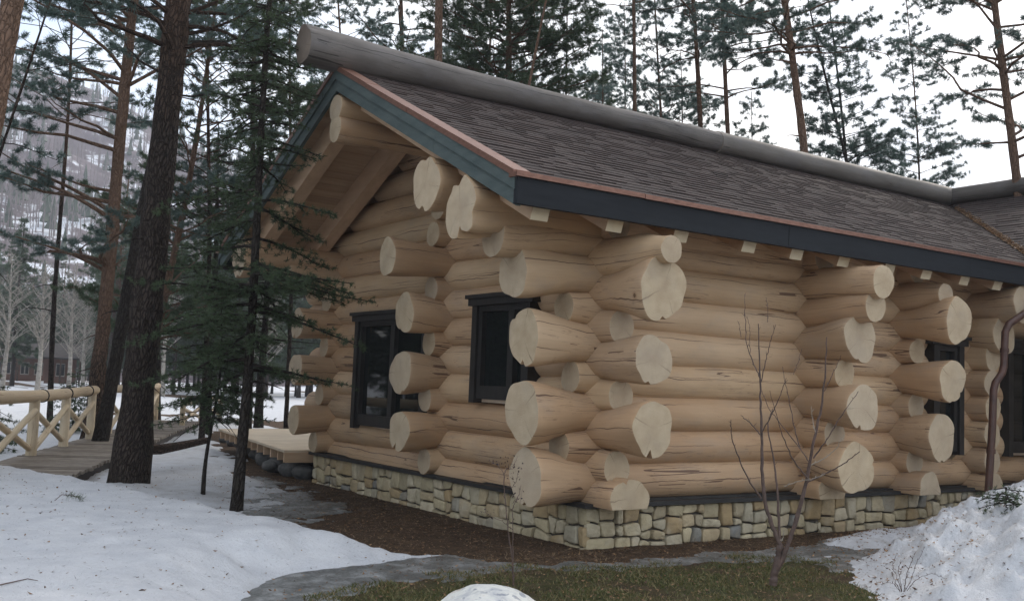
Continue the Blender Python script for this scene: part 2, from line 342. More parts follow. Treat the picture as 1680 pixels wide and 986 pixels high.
# ground
m, n, b = mat('ground', .95, .15)
P = coords(n).outputs['Object']; a = N(n, 'ShaderNodeAttribute', attribute_name='tone')
f1 = noise(n, P, 5, 6, .7); f2 = noise(n, P, 45, 5, .75); f3 = noise(n, P, 1.1, 3)
soil = ramp(n, f1, [(.3, (.022, .016, .012)), (.5, (.05, .034, .023)), (.7, (.105, .068, .040))])
soil = mix(n, ramp(n, f2, [(.46, 0.0), (.66, .8)]), soil, (.19, .115, .062)); soil = mix(n, ramp(n, f2, [(.32, .6), (.42, 0.0)]), soil, (.012, .009, .007))
gras = ramp(n, f1, [(.3, (.022, .018, .010)), (.45, (.045, .050, .018)), (.58, (.07, .062, .026)), (.7, (.12, .085, .045))]); gras = mix(n, ramp(n, f2, [(.5, 0.0), (.72, .6)]), gras, (.16, .12, .06)); gras = mix(n, ramp(n, f3, [(.42, .0), (.62, .8)]), gras, soil)
gm = ramp(n, math_(n, 'ADD', a.outputs['Fac'], math_(n, 'MULTIPLY', math_(n, 'SUBTRACT', f1, .5), 1.1)), [(.42, 0.0), (.6, 1.0)])
c = mix(n, gm, soil, gras); n.links.new(c, b.inputs['Base Color']); bump(n, b, math_(n, 'ADD', f2, f1), .9, .03); M['ground'] = m
# snow
m, n, b = mat('snow', .55, .35)
f1 = noise(n, P2 := coords(n).outputs['Object'], 3, 5, .6); f2 = noise(n, P2, 40, 5, .7); f3 = noise(n, P2, .8, 4)
a = N(n, 'ShaderNodeAttribute', attribute_name='tone')
c = mix(n, ramp(n, f1, [(.35, 0.0), (.7, 1.0)]), (.55, .56, .58), (.67, .675, .685))
dirt = ramp(n, math_(n, 'ADD', a.outputs['Fac'], math_(n, 'MULTIPLY', math_(n, 'SUBTRACT', f1, .5), 1.0)), [(.55, 0.0), (1.0, 1.0)])
c = mix(n, math_(n, 'MULTIPLY', dirt, .85), c, (.25, .24, .23))
sp = noise(n, P2, 75, 2, .5); c = mix(n, math_(n, 'MULTIPLY', ramp(n, sp, [(.68, 0.0), (.73, 1.0)]), .55), c, (.20, .14, .09))
n.links.new(c, b.inputs['Base Color']); bump(n, b, math_(n, 'ADD', math_(n, 'MULTIPLY', f2, .7), noise(n, P2, 13, 6, .7)), .75, .04); M['snow'] = m
m, n, b = mat('slush_ice', .3, .5)
P3 = coords(n).outputs['Object']; f1 = noise(n, P3, 4, 6, .65); f2 = noise(n, P3, 26, 4, .7)
c = ramp(n, f1, [(.3, (.055, .055, .05)), (.5, (.12, .122, .115)), (.72, (.30, .305, .30))]); c = mix(n, ramp(n, f2, [(.6, 0.0), (.72, .6)]), c, (.09, .07, .05))
n.links.new(c, b.inputs['Base Color']); n.links.new(ramp(n, f2, [(.3, .25), (.7, .7)]), b.inputs['Roughness']); bump(n, b, f2, .4, .01); M['ice'] = m
M['deckwood'] = simple('walkway_boards', [(.3, (.17, .14, .11)), (.7, (.30, .26, .21))], 3, .8, .3, .004, stretch=(2, 2, 1), tone=.5, tonecol=(.10, .08, .065))
M['newdeck'] = simple('fresh_deck_boards', [(.3, (.52, .42, .30)), (.7, (.64, .54, .40))], 3, .75, .3, .004, tone=.25, tonecol=(.36, .28, .2))
M['darkbeam'] = simple('dark_beam', [(.3, (.03, .026, .024)), (.7, (.06, .05, .045))], 3, .85, .3, .004)
# boulder: pale rock with blue-grey and rust blotches
m, n, b = mat('pale_boulder', .8, .25)
P4 = coords(n).outputs['Object']; f1 = noise(n, P4, 5, 6, .65, .5); f2 = noise(n, P4, 9, 5, .6, .8)
c = ramp(n, f1, [(.3, (.42, .43, .45)), (.5, (.66, .65, .60)), (.75, (.74, .72, .66))]); c = mix(n, ramp(n, f2, [(.56, 0.0), (.64, .8)]), c, (.22, .24, .28))
c = mix(n, ramp(n, noise(n, P4, 6.5, 3), [(.62, 0.0), (.7, .6)]), c, (.42, .30, .20))
n.links.new(c, b.inputs['Base Color']); bump(n, b, f2, .6, .03); M['boulder'] = m
# ------------------------------------------------------------------ ground, snow, slush
def grid1(lo, hi, step, far_lo, far_hi, g=1.16):
    a = list(np.arange(lo, hi+1e-6, step)); s = step; x = hi
    while x < far_hi: s *= g; x += s; a.append(x)
    s = step; x = lo; b_ = []
    while x > far_lo: s *= g; x -= s; b_.append(x)
    return np.array(b_[::-1]+a)
def gz(x, y):
    z = .035*(fbm(x, y, 1.6, 4, 3)-.5)+.012*(fbm(x, y, 9, 3, 8)-.5)
    d = np.hypot(x, y-4); return z+.5*(fbm(x, y, .07, 3, 21)-.5)*sstep(18, 45, d)-.02
def sdpoly(x, y, P):                    # signed distance, positive inside
    P = np.asarray(P, float); d = np.full(x.shape, 1e9); ins = np.zeros(x.shape, bool)
    for (ax, ay), (bx, by) in zip(P, np.roll(P, -1, 0)):
        ex, ey = bx-ax, by-ay; t = np.clip(((x-ax)*ex+(y-ay)*ey)/(ex*ex+ey*ey), 0, 1)
        d = np.minimum(d, np.hypot(x-ax-t*ex, y-ay-t*ey))
        c = ((ay > y) != (by > y)) & (x < (bx-ax)*(y-ay)/((by-ay) if by != ay else 1e-9)+ax); ins ^= c
    return np.where(ins, d, -d)
def sheet(name, xs, ys, zf, keepf, tonef, m, label=None, kind='structure'):
    X, Y = np.meshgrid(xs, ys, indexing='ij'); Z = zf(X, Y); nx, ny = X.shape
    idx = np.arange(nx*ny).reshape(nx, ny)
    Q = np.stack([idx[:-1, :-1], idx[1:, :-1], idx[1:, 1:], idx[:-1, 1:]], -1).reshape(-1, 4)
    if keepf is not None:
        k = keepf(X, Y, Z).ravel(); Q = Q[k[Q].any(1)]
        used = np.unique(Q); mp_ = -np.ones(nx*ny, int); mp_[used] = np.arange(len(used)); Q = mp_[Q]
        V = np.stack([X, Y, Z], -1).reshape(-1, 3)[used]; T = tonef(X, Y).ravel()[used]
    else: V = np.stack([X, Y, Z], -1).reshape(-1, 3); T = tonef(X, Y).ravel()
    b_ = MB(); b_.addm(V, Q, attr=T); return tag(b_.build(name, m), kind=kind)
gxs = grid1(-7, 8, .06, -430, 540); gys = grid1(-5, 12, .06, -80, 580)
lawn = [(-4.6, -2.4), (-3.4, -1.2), (-2.6, -1.0), (-1.5, -.85), (-.7, -1.35), (.6, -1.25), (1.9, -1.5), (1.4, -2.6), (.6, -3.6), (0, -6), (-9, -6)]
def ground_tone(x, y):
    s = sdpoly(x, y, lawn); return np.clip(.5+s*.9, .12, .85)+np.where(y > 11, .25, 0)*0
sheet('ground', gxs, gys, gz, None, ground_tone, M['ground'])
bank = [(-1.83, -.04), (-2.55, -.30), (-3.1, -.36), (-3.64, -.45), (-4.0, -.9), (-4.3, -1.5), (-4.4, -2.6), (-8, -5), (-14, 2), (-12, 12), (-5.3, 9.5), (-4.1, 7.3), (-3.55, 5.7), (-3.05, 3.6), (-2.75, 2.0), (-2.5, .9), (-2.2, .2)]
mid_ = [(-9, 8), (-4.2, 6.5), (-3.1, 4.2), (-2.2, 3.0), (-1.9, 4.4), (-1.25, 5.4), (-1.2, 6.8), (-1.0, 8.5), (-.4, 9.6), (.2, 12), (1.0, 15.5), (3, 22), (-1, 40), (-30, 40)]
pile = [(1.75, -1.75), (1.25, -2.3), (.75, -2.9), (.3, -3.5), (0.2, -6.5), (9, -7), (10, -1.5), (6.6, -.75), (5.2, -.62), (4.2, -.75), (3.2, -1.15), (2.4, -1.5)]
lobe = [(2.3, -.98), (2.9, -.62), (4.0, -.42), (5.6, -.36), (7.0, -.4), (6.4, -1.2), (4.2, -1.3), (3.0, -1.5), (1.6, -1.62), (2.5, -1.25)]
lowr = [(.9, -2.6), (1.4, -2.4), (1.9, -2.9), (1.5, -4.5), (.1, -4.5), (.35, -3.3)]
def snow_t(x, y):
    n1 = fbm(x, y, 2.2, 4, 30)-.5; n2 = fbm(x, y, 7, 4, 40)-.5
    t = np.full(x.shape, -.2)
    s = sdpoly(x, y, bank)+.22*n1+.05*n2
    t = np.maximum(t, np.where(s > 0, .27*sstep(0, .75, s)**.8+.05*n1+.018*n2-.05*np.clip(.36-fbm(x, y, 2.7, 2, 83), 0, 1)+.02*sstep(0, .08, s), s*.6))
    s = sdpoly(x, y, mid_)+.8*n1+.25*n2
    t = np.maximum(t, np.where(s > 0, .05*sstep(0, .5, s)+.10*(n1)+.03*n2+.01, s*.4))
    s = sdpoly(x, y, pile)+.25*n1+.10*n2
    ridge = .80*sstep(0, 1.55, s)
    t = np.maximum(t, np.where(s > 0, ridge*(.86+.5*n1)+.16*n2*sstep(0, .5, s)+.07*(np.abs(fbm(x, y, 5, 3, 77)-.5)*2)*sstep(.1, .6, s)+.07*(fbm(x, y, 16, 2, 78)-.5)*sstep(.1, .4, s), s*.6))
    s = sdpoly(x, y, lobe)+.25*n1+.06*n2
    t = np.maximum(t, np.where(s > 0, .10*sstep(0, .4, s)+.04*n1+.012*n2, s*.5))
    s = sdpoly(x, y, lowr)+.2*n1+.1*n2
    t = np.maximum(t, np.where(s > 0, .2*sstep(0, .7, s)+.06*n1+.03*n2, s*.5))
    # open snowfield beyond the walkway, patchy
    far = sstep(15, 22, y-.35*x)
    nf = fbm(x, y, .16, 4, 60)-.5+.25*n1
    t = np.maximum(t, np.where(far > .01, .28*(nf+.13)*far-(1-far)*.1, -.2))
    return t
def snow_tone(x, y):
    s = sdpoly(x, y, mid_); s2 = sdpoly(x, y, pile); s3 = sdpoly(x, y, bank)
    t = np.full(x.shape, .30)
    t = np.where(s > -.5, .66-.14*sstep(0, 3, s), t); t = np.where((s2 > -.3) & (s2 > s3), .62-.10*sstep(0, .8, s2), t)
    t = np.where(s3 > -.1, .26+.3*(1-sstep(0, .25, s3)), t); return np.where(y > 22, .2, t)
sheet('snow', gxs, gys, lambda x, y: gz(x, y)+snow_t(x, y), lambda x, y, z: snow_t(x, y) > -.04, snow_tone, M['snow'])
icep = [(-1.75, .02), (-1.33, -.52), (-.16, -.98), (1.08, -.86), (2.22, -.85), (3.4, -.75), (5, -.55), (6.3, -.3), (7, -.6), (6, -1.2), (3.0, -1.6), (2.0, -2.2), (1.3, -2.1), (1.55, -1.6), (.6, -1.28), (-.72, -1.36), (-1.51, -.90), (-2.0, -1.0), (-2.92, -1.0), (-3.5, -1.5), (-4.6, -2.6), (-5.4, -1.8), (-4.25, -1.0), (-3.5, -.2), (-2.4, -.1)]
icel = [(-2.5, 2.2), (-1.6, 2.6), (-.9, 3.9), (-.75, 5.6), (-.8, 7.5), (-1.8, 7), (-2.6, 4.5), (-3, 3)]
def ice_t(x, y):
    n1 = fbm(x, y, 3, 4, 50)-.5; n2 = fbm(x, y, 11, 3, 52)-.5
    s = sdpoly(x, y, icep)+.42*n1+.20*n2-.02
    s2 = sdpoly(x, y, icel)+1.3*n1+.6*n2-.15
    s = np.maximum(s, s2)
    return np.where(s > 0, .012*sstep(0, .1, s)+.004+.006*n1, s*.35)
ixs = np.arange(-6, 7.5, .05); iys = np.arange(-3, 9, .05)
ic = sheet('path', ixs, iys, lambda x, y: gz(x, y)+ice_t(x, y), lambda x, y, z: ice_t(x, y) > -.02, lambda x, y: x*0+.5, M['ice'])

# ------------------------------------------------------------------ the log house
house = empty('log_house', (0, 0, 0), 'large cabin of peeled round logs with flared log ends, stone plinth and brown shingle roof', 'log house')
rng = np.random.RandomState(11)
EA, SL = -.9, .478
def ztop(y): return 3.55+SL*((y if y < 3.18 else 6.36-y)-EA)
def ztopv(y): y = np.asarray(y, float); return 3.55+SL*(np.where(y < 3.18, y, 6.36-y)-EA)
def log(name, ax, c, z, a, b, r0=.2, ta=None, tb=None, zmin=None, clamp=False, mats=None, lob_a=None, parent=None, n=44, crackp=.8, label=None, flare=.75):
    """round log from a to b along ax; ta/tb = (tip radius, dz) flared or trimmed log end"""
    s = [a]; L = b-a
    fine = np.r_[0, .012, .05, .1, .17, .25, .35, .45, .58, .72, .9]
    pts = set(np.round(np.linspace(a, b, max(2, int(L/.22))), 3)) | set(np.round(a+fine[fine < L], 3)) | set(np.round(b-fine[fine < L], 3))
    s = np.array(sorted(pts)); m = len(s)
    th = np.linspace(0, 2*np.pi, n, endpoint=False)
    ph = rng.rand(6)*6.28; q = rng.rand(4)
    r = np.full(m, r0); dz = np.zeros(m)
    R = np.ones((m, n))
    for (t, u, sg) in ((ta, s-a, 0), (tb, b-s, 1)):
        if t is None: continue
        rt, dzt = t[0], t[1]; fl = flare if rt > r0 else .45
        k = 1-sstep(0.0, fl, u) if rt > r0 else 1-sstep(.05, fl, u)
        r = r+(rt-r0)*k; dz = dz+dzt*(1-sstep(0, .9, u))
        am = 1.0 if rt > .22 else .5
        sh = am*(.055*np.cos(2*th+rng.rand()*6.28)+.045*np.cos(3*th+rng.rand()*6.28)+.03*np.cos(5*th+rng.rand()*6.28)+.012*np.cos(9*th+rng.rand()*6.28))
        notches = []
        if rng.rand() < crackp*1.1 and rt > .2: notches.append((rng.normal(-1.57, .25), .08+.32*rng.rand(), .05+.04*rng.rand()))
        if rng.rand() < .35*crackp and rt > .2: notches.append((rng.rand()*6.28, .10+.1*rng.rand(), .09))
        if lob_a and not sg: notches += lob_a
        ks = 1-sstep(0, .6, u)
        R = R*(1+ks[:, None]*sh[None])
        for (an, dp, wd) in notches:
            dd = np.abs((th-an+np.pi) % (2*np.pi)-np.pi); nn = np.clip(1-dd/wd, 0, 1)**(1.0 if wd < .2 else .8)
            kk = 1-sstep(.0, .5 if wd < .2 else .9, u)
            R = R*(1-kk[:, None]*dp*nn[None])
        # a small chamfer
        edge = np.where(u < .006, .982, 1.0); r = r*edge
    r = r*(1+.022*np.cos(s*2.1+ph[0])+.012*np.cos(s*5.3+ph[1]))
    R = R*(1+.012*np.cos(2*th+ph[2])[None]+.010*np.cos(th[None]*3+s[:, None]*1.4+ph[3])+.006*np.cos(th[None]*7+s[:, None]*3.1+ph[4]))
    RR = r[:, None]*R
    off = .012*np.cos(s*1.1+ph[5]); ox = RR*np.cos(th)[None]+off[:, None]; oz = RR*np.sin(th)[None]+dz[:, None]+.3*off[:, None]
    S = np.broadcast_to(s[:, None], RR.shape)
    Z = z+oz
    if zmin is not None: Z = np.maximum(Z, zmin)
    if clamp: Z = np.minimum(Z, ztopv(S)-.15) if ax == 'y' else Z
    V = np.stack([S, c+ox, Z] if ax == 'x' else [c+ox, S, Z], -1).reshape(-1, 3)
    i = np.arange(m-1)[:, None]*n; j = np.arange(n)[None]; k = (j+1) % n
    Q = np.stack([i+j, i+k, i+n+k, i+n+j], -1).reshape(-1, 4)
    if ax == 'y': Q = Q[:, ::-1]
    uv = np.stack([S, np.broadcast_to(th[None]*r0, S.shape)], -1).reshape(-1, 2)
    B = MB(); B.addm(V, Q, uv=uv)
    for e in (0, m-1):
        ring = V.reshape(m, n, 3)[e]; cc = ring.mean(0).copy()
        lo = ring[:, [1 if ax == 'x' else 0, 2]]-cc[[1 if ax == 'x' else 0, 2]]
        inner = cc+(ring-cc)*.55; out_ = (-1 if e == 0 else 1)*.006; cc2 = cc.copy(); cc2[0 if ax == 'x' else 1] += out_; inner[:, 0 if ax == 'x' else 1] += out_
        VV = np.vstack([ring, inner, cc2]); uvv = np.vstack([lo, lo*.55, [[0, 0]]])
        qq = [(p, p+n, (p+1) % n+n, (p+1) % n) for p in range(n)]; tt = [(p+n, 2*n, (p+1) % n+n) for p in range(n)]
        flip = (e == 0) == (ax == 'x')
        if not flip: qq = [t_[::-1] for t_ in qq]; tt = [t_[::-1] for t_ in tt]
        B.addm(VV, qq, tt, mat=1, uv=uvv)
    o = B.build(name, mats or [M['log'], M['end']], parent or house); o.data.set_sharp_from_angle(angle=rad(55))
    if label: o['label'] = label
    return o
Z0, CC = .65, .36
wins_g = [(3.19, 5.30, .93, 2.56), (.85, 2.00, 1.42, 2.60)]
wins_l = [(5.66, 6.35, .93, 2.45), (7.52, 8.3, .9, 2.55)]
def wall(ax, c, z, a, b, wins, **kw):
    """one course, interrupted where a window stands"""
    segs = [(a, b)]
    for (w0, w1, z0, z1) in wins:
        if z0-.02 < z < z1+.02:
            segs = [q for (p0, p1) in segs for q in (((p0, w0), (w1, p1)) if p0 < w0 and p1 > w1 else ((p0, min(p1, w0)),) if p0 < w0 < p1 else ((p0, p1),))]
    for i, (p0, p1) in enumerate(segs):
        k2 = dict(kw)
        if i > 0: k2['ta'] = None
        if i < len(segs)-1: k2['tb'] = None
        log('wall_log', ax, c, z, p0, p1, **k2)
# long wall, courses k at z = Z0 + k*CC; tips stick out to -X past the gable wall
tipsL = {0: (-.86, .285, .05), 1: (-.46, .172, 0), 2: (-.93, .30, -.01), 3: (-.34, .16, 0), 4: (-.94, .285, .02), 5: (-.44, .165, 0), 6: (-1.10, .27, -.05), 7: (-1.36, .20, -.08)}
for k, (x, r, dz) in tipsL.items():
    wall('x', 0, Z0+k*CC, x, 8.6, wins_l, r0=.205 if k != 7 else .19, ta=(r, dz))
PL = [(math.pi*.5, .26, .30), (-math.pi*.5, .20, .28), (math.pi, .14, .5)]
log('purlin', 'x', .0, 3.375, -1.75, 10.5, r0=.232, ta=(.30, -.05), lob_a=[(1.35, .30, .33), (-1.75, .22, .30), (3.4, .20, .45)], crackp=.2)
for y in (.78,): log('purlin', 'x', y, 3.72, -1.72, 10.8, r0=.19, ta=(.29, -.04), lob_a=[(1.45, .12, .25), (-1.35, .25, .16)], crackp=.2)
log('purlin', 'x', 6.36, 3.40, -1.75, 10.5, r0=.2, ta=(.30, -.05), lob_a=PL, crackp=.2)
log('ridge_beam', 'x', 3.18, 4.98, -1.72, 11.2, r0=.15, ta=(.18, 0)); log('ridge_beam', 'x', 3.18, 4.72, -1.72, 11.2, r0=.15, ta=(.175, 0))
# interior wall that runs parallel to the long wall, and the far wall
tipsM = {0: (-.34, .17, -.04), 1: (-.72, .26, -.02), 2: (-.36, .165, .03), 3: (-.73, .27, -.01), 4: (-.34, .165, .03), 5: (-.72, .26, .03), 6: (-.34, .17, 0), 7: (-1.0, .235, .0), 8: (-.36, .165, 0), 9: (-.3, .17, 0)}
for k, (x, r, dz) in tipsM.items(): log('wall_log', 'x', 2.99, Z0+k*CC, x, .6, r0=.195, ta=(r, dz))
tipsF = {0: (-.40, .17, -.03), 1: (-.74, .215, -.05), 2: (-.34, .165, -.02), 3: (-.75, .24, 0), 4: (-.30, .165, 0), 5: (-.76, .235, -.02), 6: (-.3, .17, 0), 7: (-1.0, .22, 0)}
for k, (x, r, dz) in tipsF.items(): log('wall_log', 'x', 6.36, Z0+k*CC, x, 9.0, r0=.2, ta=(r, dz))
# gable wall, courses j half a log higher
tipsG = {-1: (-.62, .25, .02), 0: (-.40, .175, -.02), 1: (-.92, .28, .05), 2: (-.42, .17, 0), 3: (-.90, .255, .01), 4: (-.42, .17, 0), 5: (-1.02, .31, .0), 6: (-1.12, .14, .02), 7: (-.3, .17, 0)}
for j in range(-1, 12):
    z = .83+CC*j
    if j <= 7:
        y, r, dz = tipsG[j]
        kw = dict(r0=.205, ta=(r, dz), tb=(.19, 0), clamp=j > 5)
        if j == -1: kw['zmin'] = .425; kw['r0'] = .21
        wall('y', 0, z, y, 6.36-y if j < 7 else 6.66, wins_g, **kw)
    else:
        y0 = (z+.05-3.55+.15)/SL+EA+.12
        if y0 < 3.0: log('wall_log', 'y', 0, z, y0-.25, 6.36-y0+.25, r0=.205, clamp=True)
tipsW1 = {-1: (-.55, .24, .02), 0: (-.88, .31, -.02), 1: (-.58, .18, 0), 2: (-.98, .28, -.03), 3: (-.70, .18, 0), 4: (-.93, .28, .06), 5: (-1.12, .185, .06), 6: (-1.22, .20, -.02), 7: (-.4, .2, 0)}
tipsW2 = {-1: (-.60, .23, .02), 0: (-.36, .175, 0), 1: (-.76, .295, -.02), 2: (-.38, .17, 0), 3: (-.90, .275, -.02), 4: (-.40, .17, 0), 5: (-.99, .29, .03), 6: (-.80, .16, .0), 7: (-.4, .18, 0)}
tipsW3 = {j: (-.46, .195, 0) for j in range(0, 8)}; tipsW3[5] = (-.62, .27, -.05); tipsW3[6] = (-.9, .25, 0); tipsW3[-1] = (-.5, .2, .0)
for X_, T_ in ((3.22, tipsW1), (5.11, tipsW2), (6.78, tipsW3)):
    for j, (y, r, dz) in T_.items():
        log('wall_log', 'y', X_, .83+CC*j, y, .5, r0=.2, ta=(r, dz), zmin=.425 if j == -1 else None)
# wing wall just round the corner, outside the picture
for j in range(0, 8): log('wall_log', 'y', 8.75, .83+CC*j, -4.2, .5, r0=.2, ta=(.2, 0), n=20)

# stone plinth: irregular rubble blocks with deep dark joints
def rubble(L, H, rg):
    out_ = []; 
    def split(x0, x1, y0, y1):
        w_, h_ = x1-x0, y1-y0
        if w_ > .50 or (w_ > .29 and w_ > h_*1.25 and rg.rand() < .93):
            t = x0+w_*(.35+.3*rg.rand()) if w_ < 1.2 else x0+w_*(.45+.1*rg.rand()); split(x0, t, y0, y1); split(t, x1, y0, y1)
        elif h_ > .30 or (h_ > .24 and rg.rand() < .86):
            t = y0+h_*(.35+.3*rg.rand()); split(x0, x1, y0, t); split(x0, x1, t, y1)
        else: out_.append((x0, x1, y0, y1))
    split(0, L, 0, H); return out_
def stone_wall(B, org, du, nrm, L, H, seed):
    rg = np.random.RandomState(seed); org = np.array(org, float); du = np.array(du, float); nrm = np.array(nrm, float); up = np.array([0, 0, 1.])
    jit = lambda x, y: (.046*(vnoise(x, y, 9.1, seed)-.5)*2, .036*(vnoise(x, y, 8.3, seed+5)-.5)*2)
    for (x0, x1, y0, y1) in rubble(L, H, rg):
        c = []
        for (x, y) in ((x0, y0), (x1, y0), (x1, y1), (x0, y1)):
            jx, jy = jit(x, y); c.append((x+(jx if 0 < x < L else 0), y+(jy if 0 < y < H else 0)))
        c = np.array(c); g = .0075+.004*rg.rand(); cen = c.mean(0)
        P = []
        for i in range(4):
            p, pv, nx = c[i], c[i-1], c[(i+1) % 4]
            e1 = (pv-p)/np.linalg.norm(pv-p); e2 = (nx-p)/np.linalg.norm(nx-p); rr = (.012+.03*rg.rand())
            base = p+(e1+e2)*g
            P += [base+e1*rr, base+(e1+e2)*rr*.28, base+e2*rr]
            mid = (p+nx)/2; P.append(mid+(cen-mid)/np.linalg.norm(cen-mid)*(g+.006*rg.randn()*.7)+0)
        P = np.array(P); m_ = len(P)
        depth = .035+.025*rg.rand(); tilt = rg.randn(2)*.05
        rings = []
        for (sc_, dd) in ((1.0, -.02), (1.0, depth*.55), (.965, depth*.88), (.88, depth), (.4, depth+.004)):
            q = cen+(P-cen)*sc_; nz_ = (rg.rand(m_)-.5)*.008*(1 if dd > 0 else 0)
            hgt = dd+nz_+(((q-cen)@tilt) if dd > .01 else 0)
            rings.append(org+q[:, :1]*du+q[:, 1:]*up+hgt[:, None]*nrm)
        ctr = org+cen[0]*du+cen[1]*up+(depth+.004)*nrm
        V = np.vstack(rings+[ctr[None]]); Q = []; T = []
        for a_ in range(4):
            for i in range(m_): Q.append((a_*m_+i, a_*m_+(i+1) % m_, (a_+1)*m_+(i+1) % m_, (a_+1)*m_+i))
        T = [(4*m_+i, 4*m_+(i+1) % m_, 5*m_) for i in range(m_)]
        if np.dot(np.cross(du, up), nrm) < 0: Q = [q[::-1] for q in Q]; T = [t[::-1] for t in T]
        B.addm(V, Q, T, attr=rg.rand())
B = MB()
stone_wall(B, (-.215, 6.62, -.12), (0, -1, 0), (-1, 0, 0), 6.62+.25, .525, 3)
stone_wall(B, (-.25, -.215, -.12), (1, 0, 0), (0, -1, 0), 8.9, .525, 4)
B.box((-.205, -.205, -.2), (9, 6.62, .405), mat=1)
o = B.build('stone_plinth', [M['stone'], M['mortar']], house); o.data.set_sharp_from_angle(angle=rad(40))
B = MB(); B.box((-.315, -.315, .405), (8.9, 6.7, .45)); B.box((-.20, -.20, .45), (8.9, 6.6, .47)); B.build('sill_board', M['sill'], house, smooth=False)

# windows
def window(ax, c, a, b, z0, z1, bars, hdr=.12, sillcut=True, clear=None):
    """c: outer face of the wall; a..b opening along the wall"""
    r = empty('window', (0, 0, 0), None, None); r.parent = house
    def bx(B, u0, u1, d0, d1, zz0, zz1):
        if ax == 'y': B.box((c+d0, u0, zz0), (c+d1, u1, zz1))
        else: B.box((u0, c+d0, zz0), (u1, c+d1, zz1))
    B = MB(); cw = .11
    bx(B, a, a+cw, -.07, .14, z0-.05, z1); bx(B, b-cw, b, -.07, .14, z0-.05, z1)
    bx(B, a-.07, b+.07, -.09, .14, z1, z1+hdr); bx(B, a-.10, b+.10, -.12, .12, z1+hdr-.035, z1+hdr+.012)
    B.build('casing', M['frame'], r, smooth=False)
    B = MB(); f = .075
    bx(B, a+cw, b-cw, -.035, .10, z0+.0, z0+.16); bx(B, a+cw, b-cw, -.035, .10, z1-f, z1)
    bx(B, a+cw, a+cw+f, -.035, .10, z0+.16, z1-f); bx(B, b-cw-f, b-cw, -.035, .10, z0+.16, z1-f)
    for t in bars: bx(B, t-.06, t+.06, -.038, .10, z0+.162, z1-f-.002)
    B.build('sash', M['frame'], r, smooth=False)
    B = MB(); bx(B, a+cw+f, b-cw-f, .03, .05, z0+.16, z1-f); B.build('pane', M['glass'], r, smooth=False)
    B = MB(); bx(B, a, b, .05, .16, z0-.04, z0+.0); B.build('window_sill', M['chink'], r, smooth=False)
    return r
window('y', -.215, 3.17, 5.32, .95, 2.46, [4.17])
window('y', -.215, .84, 2.06, 1.44, 2.56, [1.25])
window('x', -.215, 5.66, 6.37, .95, 2.40, [])
window('x', -.215, 7.50, 8.33, .92, 2.45, [])

# roof
roof = empty('roof', (0, 0, 0), None, None); roof.parent = house
XR = 11.4; RX0 = -1.70; YR = 3.18
def slab(B, x0, x1a, x1b, y0, y1, o0, o1, mat=0):   # sloping slab, x end interpolates from y0 to y1
    B.hexa([(x0, y0, ztop(y0)+o0), (x1a, y0, ztop(y0)+o0), (x1b, y1, ztop(y1)+o0), (x0, y1, ztop(y1)+o0),
            (x0, y0, ztop(y0)+o1), (x1a, y0, ztop(y0)+o1), (x1b, y1, ztop(y1)+o1), (x0, y1, ztop(y1)+o1)], mat)
B = MB(); slab(B, RX0+.02, 7.3, XR, EA+.03, YR, -.10, -.025); slab(B, RX0+.02, 12, 12, YR, 6.36-EA, -.10, -.025)
# wing slope that faces -X
def zw(x): return 3.55+SL*((YR-EA)-(XR-x))
B.hexa([(7.35, -5.2, zw(7.35)-.10), (XR, -5.2, zw(XR)-.10), (XR, YR, zw(XR)-.10), (7.35, EA, zw(7.35)-.10), (7.35, -5.2, zw(7.35)-.025), (XR, -5.2, zw(XR)-.025), (XR, YR, zw(XR)-.025), (7.35, EA, zw(7.35)-.025)])
B.hexa([(XR, -5.2, zw(XR)-.1), (15.5, -5.2, zw(7.3)-.1), (15.5, YR, zw(7.3)-.1), (XR, YR, zw(XR)-.1), (XR, -5.2, zw(XR)-.025), (15.5, -5.2, zw(7.3)-.025), (15.5, YR, zw(7.3)-.025), (XR, YR, zw(XR)-.025)])
B.build('roof_deck', M['darkbeam'], roof, smooth=False)
B = MB(); rg = np.random.RandomState(7)
e = .145; sl = math.hypot(1, SL); cy_ = 1/sl; sy_ = SL/sl; nc = int((YR-EA)*sl/e)+1
def shingle(u0, u1, v, vlen, h0, h1, tone, wing=False):
    """u across the slope, v up the slope from the eave"""
    def P(u, vv, hh):
        if not wing: return (u, EA+vv*cy_-hh*sy_, 3.55+vv*sy_+hh*cy_)
        return (XR-(YR-EA)+vv*cy_-hh*sy_, u, 3.55+vv*sy_+hh*cy_)
    vt = v+vlen
    pts = [P(u0, v, h0), P(u1, v, h0), P(u1, vt, h0-.012), P(u0, vt, h0-.012), P(u0, v, h1), P(u1, v, h1), P(u1, vt, 0.001), P(u0, vt, 0.001)]
    if wing: pts = [pts[1], pts[0], pts[3], pts[2], pts[5], pts[4], pts[7], pts[6]]
    B.addm(pts, [(4,5,6,7),(0,1,5,4),(1,2,6,5),(3,0,4,7)], attr=tone)
